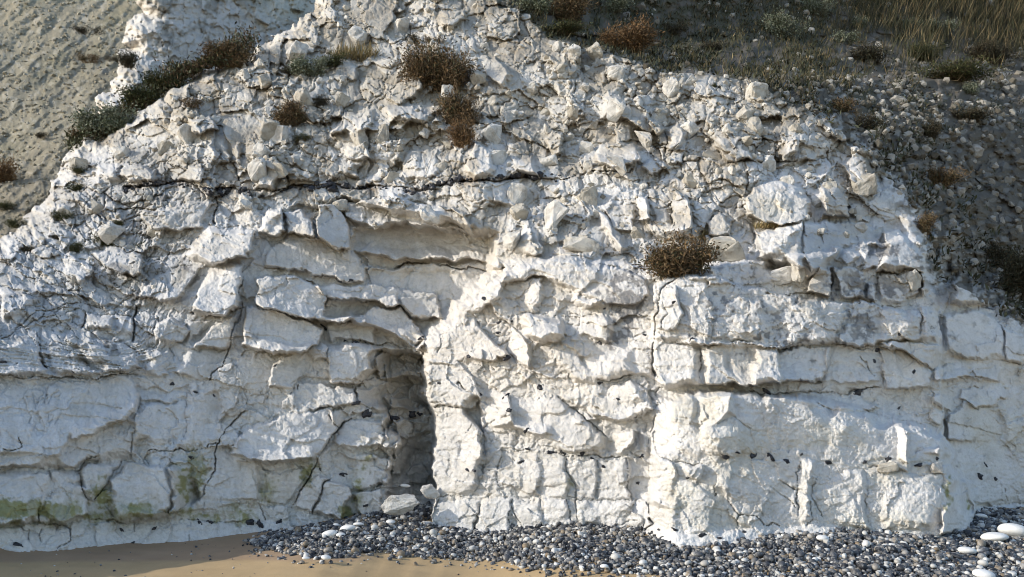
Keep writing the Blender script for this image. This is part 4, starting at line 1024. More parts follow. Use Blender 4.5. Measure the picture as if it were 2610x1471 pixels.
# ---- pinnacle and slope behind, upper left
def sheet(name, x0, x1, y0, y1, st, depth_fn, outline, mat, col_fn, jag=6):
    x, y = np.meshgrid(np.arange(x0, x1, st, dtype=np.float32), np.arange(y0, y1, st, dtype=np.float32))
    wx = x + jag * vn(x / 24, y / 24, 611) + jag * .6 * vn(x / 9, y / 9, 612)
    wy = y + jag * vn(x / 24, y / 24, 613) + jag * .6 * vn(x / 9, y / 9, 614)
    s = polysd(wx, wy, outline) if outline else np.full(x.shape, 999.0)
    d = depth_fn(x, y, s)
    vx, vy, vz = place(x, y, d)
    v = np.stack([vx, vy, vz], -1).reshape(-1, 3)
    n, m = x.shape
    k = np.arange(n * m, dtype=np.int32).reshape(n, m)
    q = np.stack([k[:-1, :-1], k[1:, :-1], k[1:, 1:], k[:-1, 1:]], -1)
    ok = (s[:-1, :-1] > 0) & (s[1:, 1:] > 0)
    q = q[ok]
    used = np.zeros(n * m, bool)
    used[q.ravel()] = True
    rem = np.cumsum(used) - 1
    me = mesh_np(name, v[used], rem[q].astype(np.int32), [mat], col_fn(x, y).reshape(-1, 3)[used])
    o = link(bpy.data.objects.new(name, me))
    return tag(o, kind='structure'), (x, y, d)


PIN = [(335, -200), (344, 0), (362, 28), (330, 50), (318, 60), (320, 90), (313, 112), (330, 122), (300, 135), (302, 165), (290, 180), (296, 195),
       (280, 205), (284, 225), (240, 245), (236, 262), (250, 270), (243, 285), (250, 300), (228, 318), (200, 345), (150, 420), (400, 500), (900, 300), (1100, -200)]


def pin_depth(x, y, s):
    d = 13.1 + (300 - y) * 0.0040 + (x - 320) * 0.0085
    h = 0.16 * facets(x / 90, y / 70, 621, 1.2, .3, 0, .06) + 0.14 * facets(x / 34, y / 30, 631, 1.3, .6, .1, .08) + .09 * facets(x / 13, y / 12, 641, 1, .8, .3, .1)
    h = h + .25 * fbm(x / 140, y / 140, 651, 4) + .012 * fbm(x / 6, y / 6, 655, 3)
    return d - h + 1.3 * np.exp(-np.maximum(s, 0) / 34) * (x < 600)


def pin_col(x, y):
    a = fbm(x / 60, y / 45, 661, 5)[..., None]
    b = fbm(x / 14, y / 14, 671, 3)[..., None]
    c = np.array([0.62, 0.60, 0.565]) + 0 * a
    m = np.clip(sstep((a + .5 * b - .0) * 2.4) * .8 * np.clip((x - 250) / 120, 0, 1)[..., None], 0, 1)
    c = c * (1 - m) + np.array([0.30, 0.285, 0.25]) * m
    w = (np.exp(-(((x - 730) / 90) ** 2 + ((y - 20) / 60) ** 2)) * .7)[..., None]
    return c * (1 - w) + np.array([0.62, 0.59, 0.47]) * w


pin, _ = sheet('chalk_pinnacle', 120, 1000, -160, 480, 2.5, pin_depth, PIN, M_CHALK, pin_col)


def bs_depth(x, y, s):
    d = 15.2 + (560 - y) * 0.0145 + np.maximum(0, x - 150) * 0.001
    u = x * .80 - y * .60
    v = x * .60 + y * .80
    h = .40 * fbm(u / 200, v / 130, 681, 6) + .035 * facets(u / 44, v / 22, 691, 1, .8, .2, .1) + .03 * facets(u / 15 + fbm(x / 30, y / 30, 694, 2), v / 9, 695, 1.2, .7, 0, .12) + .13 * fbm(u / 46, v / 15, 696, 6)
    h = h + .03 * fbm(x / 7, y / 6, 697, 3)
    return d - h


def bs_col(x, y):
    u = x * .80 - y * .60
    v = x * .60 + y * .80
    a = fbm(u / 110, v / 55, 701, 5)[..., None]
    b = fbm(x / 10, y / 9, 711, 3)[..., None]
    c = np.array([0.335, 0.305, 0.23]) + 0 * a
    m = sstep((a + .5 * b + .05) * 1.8) * .6
    c = c * (1 - m) + np.array([0.21, 0.20, 0.13]) * m
    g = sstep((b - .15) * 3) * .6
    c = c * (1 - g) + np.array([0.50, 0.47, 0.40]) * g
    lo = np.clip((y - 330) / 200, 0, 1)[..., None] * .4
    return c * (1 - lo) + np.array([0.30, 0.25, 0.19]) * lo


bslope, BS = sheet('scree_slope', -500, 700, -200, 820, 3.0, bs_depth, None, M_SCREE, bs_col)

# ================================================================== THE BEACH
FOOT = [(-600, 1440), (0, 1420), (250, 1402), (560, 1386), (640, 1380), (700, 1364), (900, 1340), (960, 1325), (1040, 1312), (1080, 1345), (1140, 1376), (1230, 1380),
        (1310, 1358), (1390, 1344), (1493, 1334), (1562, 1352), (1644, 1366), (1700, 1372), (1782, 1356), (1960, 1356), (2046, 1342), (2143, 1336),
        (2243, 1346), (2398, 1358), (2466, 1336), (2490, 1314), (2610, 1310), (2900, 1308)]
fx_, fy_, fz_ = [], [], []
for px, py in FOOT:
    d = float(np.interp(px, [-620, -320, 0, 350, 700, 1060, 1120, 1500, 1800, 2000, 2350, 2480, 2610, 2930], [6.2, 7.0, 7.95, 8.65, 9.1, 9.3, 9.15, 8.75, 8.4, 8.4, 8.5, 9.0, 9.5, 10.2]))
    x, y, z = place(px, py, d)
    fx_.append(float(x)); fy_.append(d); fz_.append(float(z))
fx_, fy_, fz_ = np.array(fx_), np.array(fy_), np.array(fz_)


def ground_z(x, y):
    yf = np.interp(x, fx_, fy_)                       # where the cliff foot runs
    xs = x
    f = np.interp(xs, fx_, fz_)
    for k in (.25, -.25, .5, -.5):
        f = f + np.interp(xs + k, fx_, fz_)
    f = f / 5
    dy = np.clip(yf - y, 0, 2.2)
    sh = sstep((xs + 2.6) / 1.6)                     # shingle bank to the right
    z = f - dy * (0.035 + 0.045 * sh) - np.maximum(0, 6.8 - y) * 0.03
    z = z + np.maximum(0, y - yf) * 0.12
    far = np.clip((-y - 10) / 60, 0, 1)
    return z - far * 1.0


sx = np.concatenate([np.linspace(-150, -9, 30), np.arange(-8.9, 9.0, 0.04), np.linspace(9.1, 150, 30)])
sy = np.concatenate([np.linspace(-220, 3.0, 40), np.arange(3.1, 11.6, 0.04)])
GX, GY = np.meshgrid(sx, sy)
GZ = ground_z(GX, GY) + 0.016 * fbm(GX / .7 + GY * .8, GY / .22, 801, 4) + 0.003 * fbm(GX / .12, GY / .08, 805, 2)
ppx, ppy = project(GX, np.maximum(GY, 3), GZ)
sand_shade = sstep((1436 - ppy + 5 * fbm(GX * 1.3, GY * 2, 811, 3)) / 10) * sstep((1000 - ppx) / 160) * (GY > 3)  # cliff's shadow along the foot, painted into the sand colour
scol = np.array([0.48, 0.345, 0.19]) * (1 - sand_shade[..., None]) + np.array([0.37, 0.26, 0.165]) * sand_shade[..., None]
n, m = GX.shape
k = np.arange(n * m, dtype=np.int32).reshape(n, m)
q = np.stack([k[:-1, :-1], k[:-1, 1:], k[1:, 1:], k[1:, :-1]], -1).reshape(-1, 4)
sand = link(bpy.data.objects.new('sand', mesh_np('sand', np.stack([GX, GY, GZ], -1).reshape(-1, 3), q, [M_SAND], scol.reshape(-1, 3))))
tag(sand, kind='structure')


# ------------------------------------------------------------------ stones
def rock_proto(name, seed, mat, n=15, sq=(1, .85, .8), bev=0.07, chip=True):
    r = random.Random(seed)
    bm = bmesh.new()
    for _ in range(n):
        v = Vector((r.gauss(0, 1), r.gauss(0, 1), r.gauss(0, 1))).normalized()
        p = Vector([math.copysign(abs(c) ** 0.6, c) for c in v])
        p *= r.uniform(.8, 1.05) / max(p.length, .9)
        bm.verts.new((p.x * sq[0] * .5, p.y * sq[1] * .5, p.z * sq[2] * .5))
    res = bmesh.ops.convex_hull(bm, input=bm.verts)
    bmesh.ops.delete(bm, geom=[g for g in res['geom_interior'] if isinstance(g, bmesh.types.BMVert)], context='VERTS')
    bmesh.ops.dissolve_limit(bm, angle_limit=R(12), verts=bm.verts, edges=bm.edges)
    if bev:
        bmesh.ops.bevel(bm, geom=list(bm.edges), offset=bev * .5, segments=1, affect='EDGES', clamp_overlap=True)
    bmesh.ops.triangulate(bm, faces=bm.faces)
    bmesh.ops.recalc_face_normals(bm, faces=bm.faces)
    ext = [max(v.co[k] for v in bm.verts) - min(v.co[k] for v in bm.verts) for k in range(3)]
    for v in bm.verts:
        v.co = Vector([v.co[k] / ext[k] for k in range(3)])
    if chip:                                          # chipped, pitted faces
        bmesh.ops.subdivide_edges(bm, edges=bm.edges, cuts=3, use_grid_fill=True)
        bmesh.ops.triangulate(bm, faces=bm.faces)
        off_ = Vector((seed * 1.7, seed * .9, seed * 2.3))
        bm.normal_update()
        mv = []
        for v in bm.verts:
            p = v.co * 2.2 + off_
            c = mnoise.cell_vector(p * 1.6 + 0.25 * mnoise.noise_vector(p * 2)) - Vector((.5, .5, .5))
            mv.append(v.co + v.normal * (.075 * mnoise.noise(p) + .05 * mnoise.noise(p * 3.1) + .03 * mnoise.noise(p * 7)) + c * .035)
        for v, c in zip(bm.verts, mv):
            v.co = c
    me = bpy.data.meshes.new(name)
    bm.to_mesh(me)
    bm.free()
    me.materials.append(mat)
    return me


def pebble_proto(name, seed, mat, sub=2, lump=.18, flat=.7):
    r = random.Random(seed)
    bm = bmesh.new()
    bmesh.ops.create_icosphere(bm, subdivisions=sub, radius=.5)
    w = [(Vector((r.gauss(0, 1), r.gauss(0, 1), r.gauss(0, 1))).normalized(), r.uniform(-lump, lump)) for _ in range(7)]
    s = (1, r.uniform(.65, .9), r.uniform(flat - .15, flat + .1))
    for v in bm.verts:
        d = v.co.normalized()
        k = 1 + sum(a * max(0, d.dot(u)) ** 3 for u, a in w)
        v.co = Vector((v.co.x * s[0], v.co.y * s[1], v.co.z * s[2])) * k
    me = bpy.data.meshes.new(name)
    bm.to_mesh(me)
    bm.free()
    me.polygons.foreach_set('use_smooth', [True] * len(me.polygons))
    me.materials.append(mat)
    return me


def arr(me):
    v = np.empty(len(me.vertices) * 3, np.float32)
    me.vertices.foreach_get('co', v)
    f = np.array([p.vertices[:] for p in me.polygons], np.int32)
    return v.reshape(-1, 3), f


def rotm(n):
    q = rng.normal(size=(n, 4))
    q /= np.linalg.norm(q, axis=1, keepdims=True)
    a, b, c, d = q.T
    return np.stack([np.stack([1 - 2 * (c * c + d * d), 2 * (b * c - a * d), 2 * (b * d + a * c)], -1),
                     np.stack([2 * (b * c + a * d), 1 - 2 * (b * b + d * d), 2 * (c * d - a * b)], -1),
                     np.stack([2 * (b * d - a * c), 2 * (c * d + a * b), 1 - 2 * (b * b + c * c)], -1)], 1)


def swarm(name, protos, P, S, cols, mat, smooth, yaw_only=False):
    """countless small stones as one mesh"""
    Vs, Fs, Cs, o = [], [], [], 0
    pid = rng.integers(0, len(protos), len(P))
    for k_, (pv, pf) in enumerate(protos):
        id_ = np.where(pid == k_)[0]
        if not len(id_):
            continue
        if yaw_only:
            t = rng.uniform(0, 6.283, len(id_)); a_ = rng.normal(0, .3, len(id_))
            Rm = np.zeros((len(id_), 3, 3))
            Rm[:, 0, 0] = np.cos(t); Rm[:, 0, 1] = -np.sin(t); Rm[:, 1, 0] = np.sin(t); Rm[:, 1, 1] = np.cos(t); Rm[:, 2, 2] = 1
            T = np.zeros_like(Rm); T[:, 0, 0] = 1; T[:, 1, 1] = np.cos(a_); T[:, 1, 2] = -np.sin(a_); T[:, 2, 1] = np.sin(a_); T[:, 2, 2] = np.cos(a_)
            Rm = T @ Rm
        else:
            Rm = rotm(len(id_))
        v = np.einsum('nij,vj->nvi', Rm, pv) * S[id_][:, None, None] + P[id_][:, None, :]
        f = pf[None] + (np.arange(len(id_)) * len(pv))[:, None, None] + o
        Vs.append(v.reshape(-1, 3)); Fs.append(f.reshape(-1, pf.shape[1]))
        Cs.append(np.repeat(cols[id_], len(pv), 0))
        o += len(id_) * len(pv)
    me = mesh_np(name, np.concatenate(Vs), np.concatenate(Fs).astype(np.int32), [mat], np.concatenate(Cs), smooth)
    return link(bpy.data.objects.new(name, me))


ROCKS = [rock_proto('chalk_block', 100 + i, M_BLOCK, n=random.choice((11, 14, 18)), sq=(1, random.uniform(.7, .95), random.uniform(.55, .9))) for i in range(12)]
ROCKA = [arr(rock_proto('rubble_stone', 100 + i, M_BLOCK, n=14, bev=.07, chip=False)) for i in range(12)]
PEBS = [pebble_proto('flint_pebble', 200 + i, M_PEB) for i in range(12)]
PEBA = [arr(pebble_proto('shingle_stone', 200 + i, M_PEB, sub=1, lump=.3)) for i in range(12)] + [ROCKA[i] for i in (0, 3, 5, 7)]

# rubble lying on the crumbling beds (countless)
def scatter(name, n, test, smin, smax, cols, mat, power=2.2):
    px = rng.uniform(-200, 2800, n * 8)
    py = rng.uniform(-120, 900, n * 8)
    d, i, j = depth_arr(px, py)
    ok = test(px, py, i, j) & (SDO[i, j] > 12)
    px, py, d = px[ok][:n], py[ok][:n], d[ok][:n]
    size = smin + (smax - smin) * rng.random(len(px)) ** power
    s = size * d / F
    x, y, z = place(px, py, d - s * .12)
    c = np.array(cols)[rng.integers(0, len(cols), len(px))] * rng.uniform(.85, 1.1, (len(px), 1))
    o = swarm(name, ROCKA, np.stack([x, y, z], -1), s, c.astype(np.float32), mat, False)
    return tag(o, kind='stuff')


scatter('chalk_rubble', 1700, lambda x, y, i, j: (~HILL[i, j]) & (rng.random(len(x)) < up[i, j] * patch[i, j] * (1 - SM[i, j]) ** 1.5 * (SEAMD[i, j] > 16)), 3.5, 17,
        [(0.64, 0.61, 0.555), (0.66, 0.64, 0.60), (0.54, 0.50, 0.43), (0.44, 0.415, 0.37), (0.34, 0.31, 0.26)], M_CHALK)
scatter('hillside_rubble', 9500, lambda x, y, i, j: HILL[i, j] & (rng.random(len(x)) < (1 - .85 * hgreen[i, j]) * (.12 + .9 * sstep(.35 + 1.5 * fn1[i, j]))), 2.5, 22,
        [(0.42, 0.40, 0.36), (0.34, 0.32, 0.28), (0.26, 0.24, 0.20), (0.17, 0.155, 0.125), (0.14, 0.125, 0.10)], M_HILL, 3.2)
# scree on the slope behind
bx, by, bd = BS
id_ = rng.integers(0, bx.size, 16000)
s_ = (2 + 8 * rng.random(16000) ** 4) * bd.ravel()[id_] / F
x, y, z = place(bx.ravel()[id_], by.ravel()[id_], bd.ravel()[id_] - s_ * .1)
cc = np.array([(0.36, 0.325, 0.245), (0.28, 0.255, 0.19), (0.44, 0.41, 0.33)])[rng.integers(0, 3, 16000)]
tag(swarm('scree', ROCKA, np.stack([x, y, z], -1), s_, cc.astype(np.float32), M_SCREE, False), kind='stuff')


def stone(name, me, px, py, w, h, label, cat, group=None, sink=.25, rot=None, d=None, deep=1.0):
    d = depth_at(px, py) if d is None else d
    s = w * d / F
    hh_ = h * d / F
    x, y, z = place(px, py, d - s * (.5 - sink) * deep)
    o = bpy.data.objects.new(name, me)
    o.location = (float(x), float(y), float(z))
    e = rot if rot is not None else (random.uniform(-.25, .25), random.uniform(-.3, .3), random.uniform(-.5, .5))
    o.rotation_euler = e
    o.scale = (s, min(s, hh_) * 1.05 * deep, hh_)
    link(o)
    return tag(o, label, cat, group)


BL = [(1500, 508, 62, 62, 'white angular chalk block jutting over the dark joint right of the flint seam end'),
      (1423, 560, 62, 84, 'tall split chalk block with a pale leaning face left of the curved slab'),
      (1480, 628, 96, 40, 'flat pale chalk slab lying level above the grey lichened face'),
      (1852, 650, 92, 86, 'rounded white chalk block just right of the big brown shrub'),
      (2118, 480, 34, 60, 'upright narrow chalk stone right of the big rounded cream bulge'),
      (424, 383, 46, 40, 'small white cube-like chalk block on the upper left slope'),
      (705, 345, 72, 52, 'rounded white chalk block below the left brown tuft'),
      (1715, 232, 46, 60, 'upright pale chalk block near the top beside the dark hillside'),
      (1925, 240, 60, 62, 'sharp pale chalk block at the upper right edge of the rubble'),
      (1925, 325, 44, 56, 'tall cream chalk block in the right rubble'),
      (2205, 470, 60, 60, 'broad white chalk block on the right skyline above the joint'),
      (1318, 500, 44, 70, 'leaning chalk splinter right of the seam above the recess'),
      (1268, 412, 62, 56, 'pale chalk block sitting just above the right part of the flint seam'),
      (1110, 362, 32, 34, 'little white chalk block between the hanging roots'),
      (975, 350, 34, 60, 'narrow upright chalk stone left of the hanging roots'),
      (1495, 385, 42, 44, 'small pale chalk block on the middle of the upper face'),
      (1820, 400, 52, 42, 'pale chalk block in front of the right upper hollow'),
      (2330, 720, 40, 52, 'grey-white chalk block at the right edge next to the dark hillside'),
      (1000, 452, 40, 30, 'white chalk block lying just above the flint seam near its middle'),
      (660, 440, 54, 66, 'cream chalk block standing just above the left part of the flint seam'),
      (1990, 705, 60, 44, 'angular white chalk block below the dome on the right'),
      (2035, 690, 40, 60, 'upright white chalk block under the grey dome'),
      (2265, 1190, 50, 24, 'small white chalk chunk on the ledge of the right bulge'),
      (2392, 1192, 36, 28, 'rough white chalk lump at the right end of the ledge')]
for i, (px, py, w, h, lab) in enumerate(BL):
    stone('chalk_block', ROCKS[(i * 5) % 12], px, py, w, h, lab, 'rock', deep=.8)

cand = []
tries = 0
while len(cand) < 130 and tries < 20000:
    tries += 1
    px, py = random.uniform(20, 2350), random.uniform(60, 640)
    dd, i, j = depth_arr(np.array([px]), np.array([py]))
    i, j = int(i[0]), int(j[0])
    if HILL[i, j] or SDO[i, j] < 25 or SM[i, j] > .45 or random.random() > up[i, j] * (.3 + patch[i, j]):
        continue
    w = 17 + 44 * random.random() ** 2.0
    if SEAMD[i, j] < w * .5 + 10:
        continue
    if any((px - a) ** 2 + (py - b) ** 2 < (.62 * (w + c)) ** 2 for a, b, c in cand):
        continue
    cand.append((px, py, w))
for i, (px, py, w) in enumerate(cand):
    stone('chalk_block', ROCKS[i % 12], px, py, w, w * random.uniform(.6, 1.0), 'pale angular chalk fragment lodged in the crumbling upper face', 'rock',
          'loose chalk fragments on the upper face', sink=.14, rot=(random.uniform(-3, 3), random.uniform(-3, 3), random.uniform(-3, 3)))

GREY = [rock_proto('chalk_block', 150 + i, M_GREY, n=13, sq=(1, .85, .7)) for i in range(5)]
for i in range(34):                                  # lumps on the shaded slope
    for t_ in range(60):
        px, py = random.uniform(1900, 2600), random.uniform(200, 780)
        dd, a, b = depth_arr(np.array([px]), np.array([py]))
        if HILL[a[0], b[0]] and random.random() < .25 + .75 * (fn1[a[0], b[0]] > 0): break
    w = 12 + 30 * random.random() ** 2.5
    stone('chalk_block', GREY[i % 5], px, py, w, w * random.uniform(.55, .9), 'greyish chalk lump lying on the shaded hillside right of the cliff', 'rock',
          'chalk lumps on the shaded hillside', sink=.05, rot=(random.uniform(-3, 3), random.uniform(-3, 3), random.uniform(-3, 3)))

# ---- black flints set in the chalk (parts of the cliff)
FL = [('F', 505, 1000, 26), ('F', 750, 1115, 28), ('F', 820, 1110, 16), ('F', 665, 1095, 18), ('F', 700, 655, 24), ('F', 630, 655, 18), ('F', 1700, 790, 24), ('F', 1860, 1225, 34),
      ('F', 1585, 1215, 20), ('F', 1230, 1080, 20), ('F', 1270, 1070, 14), ('F', 1800, 970, 22), ('F', 1800, 1040, 22), ('F', 1860, 950, 16), ('F', 145, 1290, 18), ('F', 970, 1245, 14),
      ('J', 745, 165, 30), ('J', 480, 195, 26), ('J', 490, 650, 30), ('J', 650, 690, 28), ('J', 1580, 665, 22), ('J', 1620, 663, 20), ('J', 1690, 685, 16), ('J', 1760, 632, 14), ('J', 1385, 722, 10),
      ('J', 815, 925, 20), ('J', 1330, 100, 14), ('J', 1365, 15, 16), ('J', 1670, 105, 22), ('J', 1860, 110, 24), ('J', 1880, 215, 24), ('J', 1020, 275, 40), ('J', 1150, 245, 40), ('J', 1210, 235, 26), ('J', 35, 755, 14), ('J', 40, 375, 12), ('J', 30, 1055, 34), ('J', 180, 1040, 34), ('J', 830, 240, 46),
      ('I', 1835, 1050, 40), ('I', 1150, 1090, 26), ('I', 1480, 1045, 22), ('I', 1550, 1045, 24), ('I', 980, 1200, 16), ('I', 135, 1215, 30), ('I', 1405, 565, 20), ('I', 1445, 85, 20), ('I', 1580, 108, 16), ('I', 1280, 20, 22), ('I', 755, 1055, 14), ('I', 900, 1100, 18), ('I', 375, 1285, 36),
      ('K', 400, 530, 30), ('K', 530, 540, 34), ('K', 305, 530, 26), ('K', 450, 528, 14), ('K', 80, 600, 24), ('K', 130, 505, 18), ('K', 120, 368, 22), ('K', 695, 635, 20), ('K', 950, 755, 22), ('K', 980, 550, 20), ('K', 1590, 555, 30), ('K', 1675, 530, 24), ('K', 1800, 545, 36), ('K', 1320, 712, 18), ('K', 1275, 568, 14), ('K', 1220, 1098, 18), ('K', 1105, 1105, 18), ('K', 1425, 1140, 28), ('K', 1735, 1118, 20), ('K', 1545, 1165, 22), ('K', 975, 1085, 20), ('K', 610, 575, 18), ('K', 800, 135, 18), ('K', 225, 50, 26),
      ('L', 45, 575, 36), ('L', 160, 595, 28), ('L', 470, 595, 34), ('L', 735, 600, 20), ('L', 900, 583, 32), ('L', 1140, 622, 26), ('L', 1268, 575, 22), ('L', 265, 548, 16), ('L', 1700, 725, 24), ('L', 1580, 700, 30), ('L', 1630, 620, 20), ('L', 990, 200, 18), ('L', 680, 85, 40), ('L', 15, 85, 34),
      ('H', 1000, 1045, 26), ('H', 950, 1020, 14), ('H', 820, 1168, 22), ('H', 810, 1252, 18), ('H', 1100, 1330, 22), ('H', 1715, 912, 24), ('H', 695, 822, 22), ('H', 1420, 725, 22),
      ('G', 1215, 812, 24), ('G', 1005, 1060, 18), ('G', 665, 1120, 26), ('G', 655, 1410, 26), ('G', 700, 862, 16), ('G', 1350, 1085, 20), ('G', 20, 955, 16),
      ('E', 25, 1255, 22), ('E', 1430, 900, 18), ('E', 545, 1330, 16), ('E', 640, 1330, 16)]
def knobbly(me, seed):
    for v in me.vertices:                             # knobs and hollows of a flint
        p = v.co * 3.4 + Vector((seed * 3.1, seed * 1.3, seed * .7))
        v.co = v.co * (1 + .55 * mnoise.noise(p) + .30 * mnoise.noise(p * 2.3))
    return me


FLP = [knobbly(pebble_proto('flint_nodule', 300 + i, M_FLINT, sub=3, lump=.6, flat=.7), i) for i in range(6)]
FL = sorted(FL, key=lambda a: -a[3])[:97]


def flint(px, py, w, i, k=.75):
    d = depth_at(px, py)
    s = w * d / F
    x, y, z = place(px, py, d + .002)
    o = bpy.data.objects.new('flint_nodule', FLP[i % 6])
    o.location = (float(x), float(y), float(z))
    o.rotation_euler = (random.uniform(-.5, .5), random.uniform(-.9, .9), random.uniform(-.5, .5))
    o.scale = (s * 1.1, s * .6, s * k)
    link(o, cliff)


for i, (t, a, b, w) in enumerate(FL):
    (px, py), = tp(t, [(a, b)])
    flint(px, py, w * 0.62, i, random.uniform(.6, 1.0))
# the dark seam: a continuous line of small flints
sp_, ss_ = [], []
for (ax, ay), (bx_, by_) in zip(SEAM[:-1], SEAM[1:]):
    L_ = math.hypot(bx_ - ax, by_ - ay)
    for k_ in range(int(L_ / 5)):
        t = random.random()
        px, py = ax + (bx_ - ax) * t + random.gauss(0, 2), ay + (by_ - ay) * t + random.gauss(0, 4.5)
        if random.random() < .30:
            continue
        d = depth_at(px, py)
        w = random.uniform(8, 25) if random.random() < .4 + .6 * math.sin(px / 41) else random.uniform(5, 10)
        x, y, z = place(px, py, d - .01)
        sp_.append((float(x), float(y), float(z))); ss_.append(w * d / F)
FLA = [arr(f) for f in FLP]
seam = swarm('flint_seam', FLA, np.array(sp_), np.array(ss_), np.zeros((len(sp_), 3), np.float32), M_FLINT, True, yaw_only=True)
seam.parent = cliff
tag(seam, kind='stuff')

# ---- shingle
SHING = [(640, 1390), (700, 1352), (900, 1322), (960, 1290), (1110, 1270), (1140, 1330), (2480, 1300), (2950, 1280), (2950, 1640), (1900, 1640), (1720, 1476), (1620, 1462),
         (1500, 1450), (1370, 1455), (1300, 1440), (1180, 1432), (1060, 1420), (960, 1408), (880, 1422), (800, 1424), (730, 1412)]


def beach_pts(n, size_fn):
    x = rng.uniform(-3.6, 7.6, n)
    y = rng.uniform(6.4, 10.4, n)
    z = ground_z(x, y)
    px, py = project(x, y, z)
    s = polysd(px + 14 * vn(x * 2.2, y * 2.2, 31), py + 5 * vn(x * 3, y * 3, 33), SHING)
    size = size_fn(n)
    ok = (s > 0) | ((s > -22) & (rng.random(n) < .10))
    ok &= (px > -100) & (px < 2900) & (py < 1600)
    return x[ok], y[ok], z[ok], size[ok], px[ok], py[ok], s[ok]


x, y, z, s, px, py, sd2 = beach_pts(76000, lambda n: 0.021 + 0.043 * rng.random(n) ** 2.0)
dcl, i_, j_ = depth_arr(px, py)
ok = y < dcl + .1
x, y, z, s, sd2 = x[ok], y[ok], z[ok], s[ok], sd2[ok]
lift = rng.random(len(x)) * np.clip(sd2 / 20, 0, 1) * .035
P = np.stack([x, y, z + lift + s * .1], -1)
tc_ = np.repeat(rng.random((len(x), 1)), 3, 1).astype(np.float32)
tag(swarm('shingle', PEBA, P, s, tc_, M_PEB, True, yaw_only=True), kind='stuff')
cxs_ = rng.uniform(-4.6, 1.6, 260); cys_ = rng.uniform(6.6, 8.9, 260)
tag(swarm('beach_chips', PEBA, np.stack([cxs_, cys_, ground_z(cxs_, cys_) + .004], -1), .008 + .022 * rng.random(260) ** 3, np.repeat(rng.random((260, 1)), 3, 1).astype(np.float32), M_PEB, True, yaw_only=True), kind='stuff')
x, y, z, s, px, py, sd2 = beach_pts(2400, lambda n: 0.054 + 0.042 * rng.random(n) ** 2)
ok = (px > 640) & (px < 2610) & (py < 1471)
cnt = 0
for a in np.where(ok)[0]:
    if cnt >= 290: break
    if y[a] > depth_at(px[a], py[a]) + .02: continue
    o = bpy.data.objects.new('flint_pebble', PEBS[cnt % 12])
    o.location = (x[a], y[a], z[a] + .035 * min(1, max(0, sd2[a] / 20)) + s[a] * .2)
    o.rotation_euler = (random.gauss(0, .3), random.gauss(0, .3), random.uniform(0, 6.28))
    o.scale = (s[a],) * 3
    link(o)
    tag(o, 'larger knobbly flint pebble lying on top of the grey shingle', 'pebble', 'flint pebbles on the beach')
    cnt += 1

# white cobbles
COB = [pebble_proto('chalk_cobble', 400 + i, M_COBBLE, sub=3, lump=.14, flat=.5) for i in range(6)]
for i, (px, py, w, lab) in enumerate([(841, 1361, 36, 'egg-shaped white chalk cobble, leftmost of the cluster by the cave mouth'),
                                     (886, 1346, 40, 'biggest white chalk cobble of the cluster left of the cave mouth'),
                                     (868, 1363, 24, 'small white chalk cobble in front of the two big ones by the cave'),
                                     (915, 1336, 26, 'half buried white chalk cobble at the rear of the cave cluster'),
                                     (857, 1338, 16, 'little white cobble against the cliff foot behind the cave cluster'),
                                     (995, 1330, 24, 'round white chalk cobble lying alone right in the cave mouth'),
                                     (975, 1334, 16, 'small white cobble just left of the round one in the cave mouth'),
                                     (2501, 1315, 28, 'round white cobble touching the foot of the right bulge'),
                                     (2584, 1352, 80, 'largest flat white chalk boulder at the right edge of the beach'),
                                     (2536, 1368, 60, 'long flat white cobble in front of the largest white boulder'),
                                     (2466, 1404, 42, 'oval white cobble on the shingle below the long flat one'),
                                     (2505, 1464, 52, 'white cobble cut off by the bottom edge of the picture'),
                                     (2098, 1372, 30, 'bright white cobble on the shingle near the middle of the right bulge'),
                                     (1735, 1386, 22, 'whitish cobble on the shingle below the deep vertical joint'),
                                     (1540, 1443, 22, 'pale cobble at the sandy margin of the shingle'),
                                     (943, 1371, 16, 'small white cobble amid the dark pebbles below the cave'),
                                     (780, 1423, 18, 'pale stone on the sand at the left tip of the shingle'),
                                     (830, 1421, 26, 'mottled white flint lying on sand left of the pebbles')]):
    dlo = 9.2
    for it in range(30):
        xx, yy, zz = place(px, py + w * .15, dlo)
        g = float(ground_z(np.array([float(xx)]), np.array([dlo]))[0])
        dlo += (float(zz) - g - .04) * 1.2 if abs(float(zz) - g - .04) < 2 else 0
        dlo = min(max(dlo, 6.0), 9.6)
    s = w * dlo / F
    xx, yy, zz = place(px, py, dlo)
    o = bpy.data.objects.new('chalk_cobble', COB[i % 6])
    o.location = (float(xx), float(yy), float(zz))
    o.rotation_euler = (random.uniform(-.15, .15), random.uniform(-.15, .15), random.uniform(-.4, .4))
    o.scale = (s, s, s * .95)
    link(o)
    tag(o, lab, 'cobble', 'white chalk cobbles on the beach')

# fallen blocks in the cave
stone('chalk_block', rock_proto('chalk_block', 901, M_BLOCK, 16, (1, .9, .9), .12), 1030, 1284, 92, 52, 'smooth white fallen slab lying in the cave mouth', 'rock', sink=.1, rot=(0.1, -.2, .1), d=9.25, deep=.6)
stone('chalk_block', rock_proto('chalk_block', 902, M_BLOCK, 16, (1, .9, .9), .12), 1095, 1255, 50, 36, 'grey-white fallen block at the back right of the cave', 'rock', sink=.1, rot=(0, .1, .3), d=9.45, deep=.8)
o = stone('chalk_cobble', COB[2], 1033, 1238, 28, 20, 'white cobble resting on dark pebbles inside the cave', 'cobble', sink=.3, d=9.75)

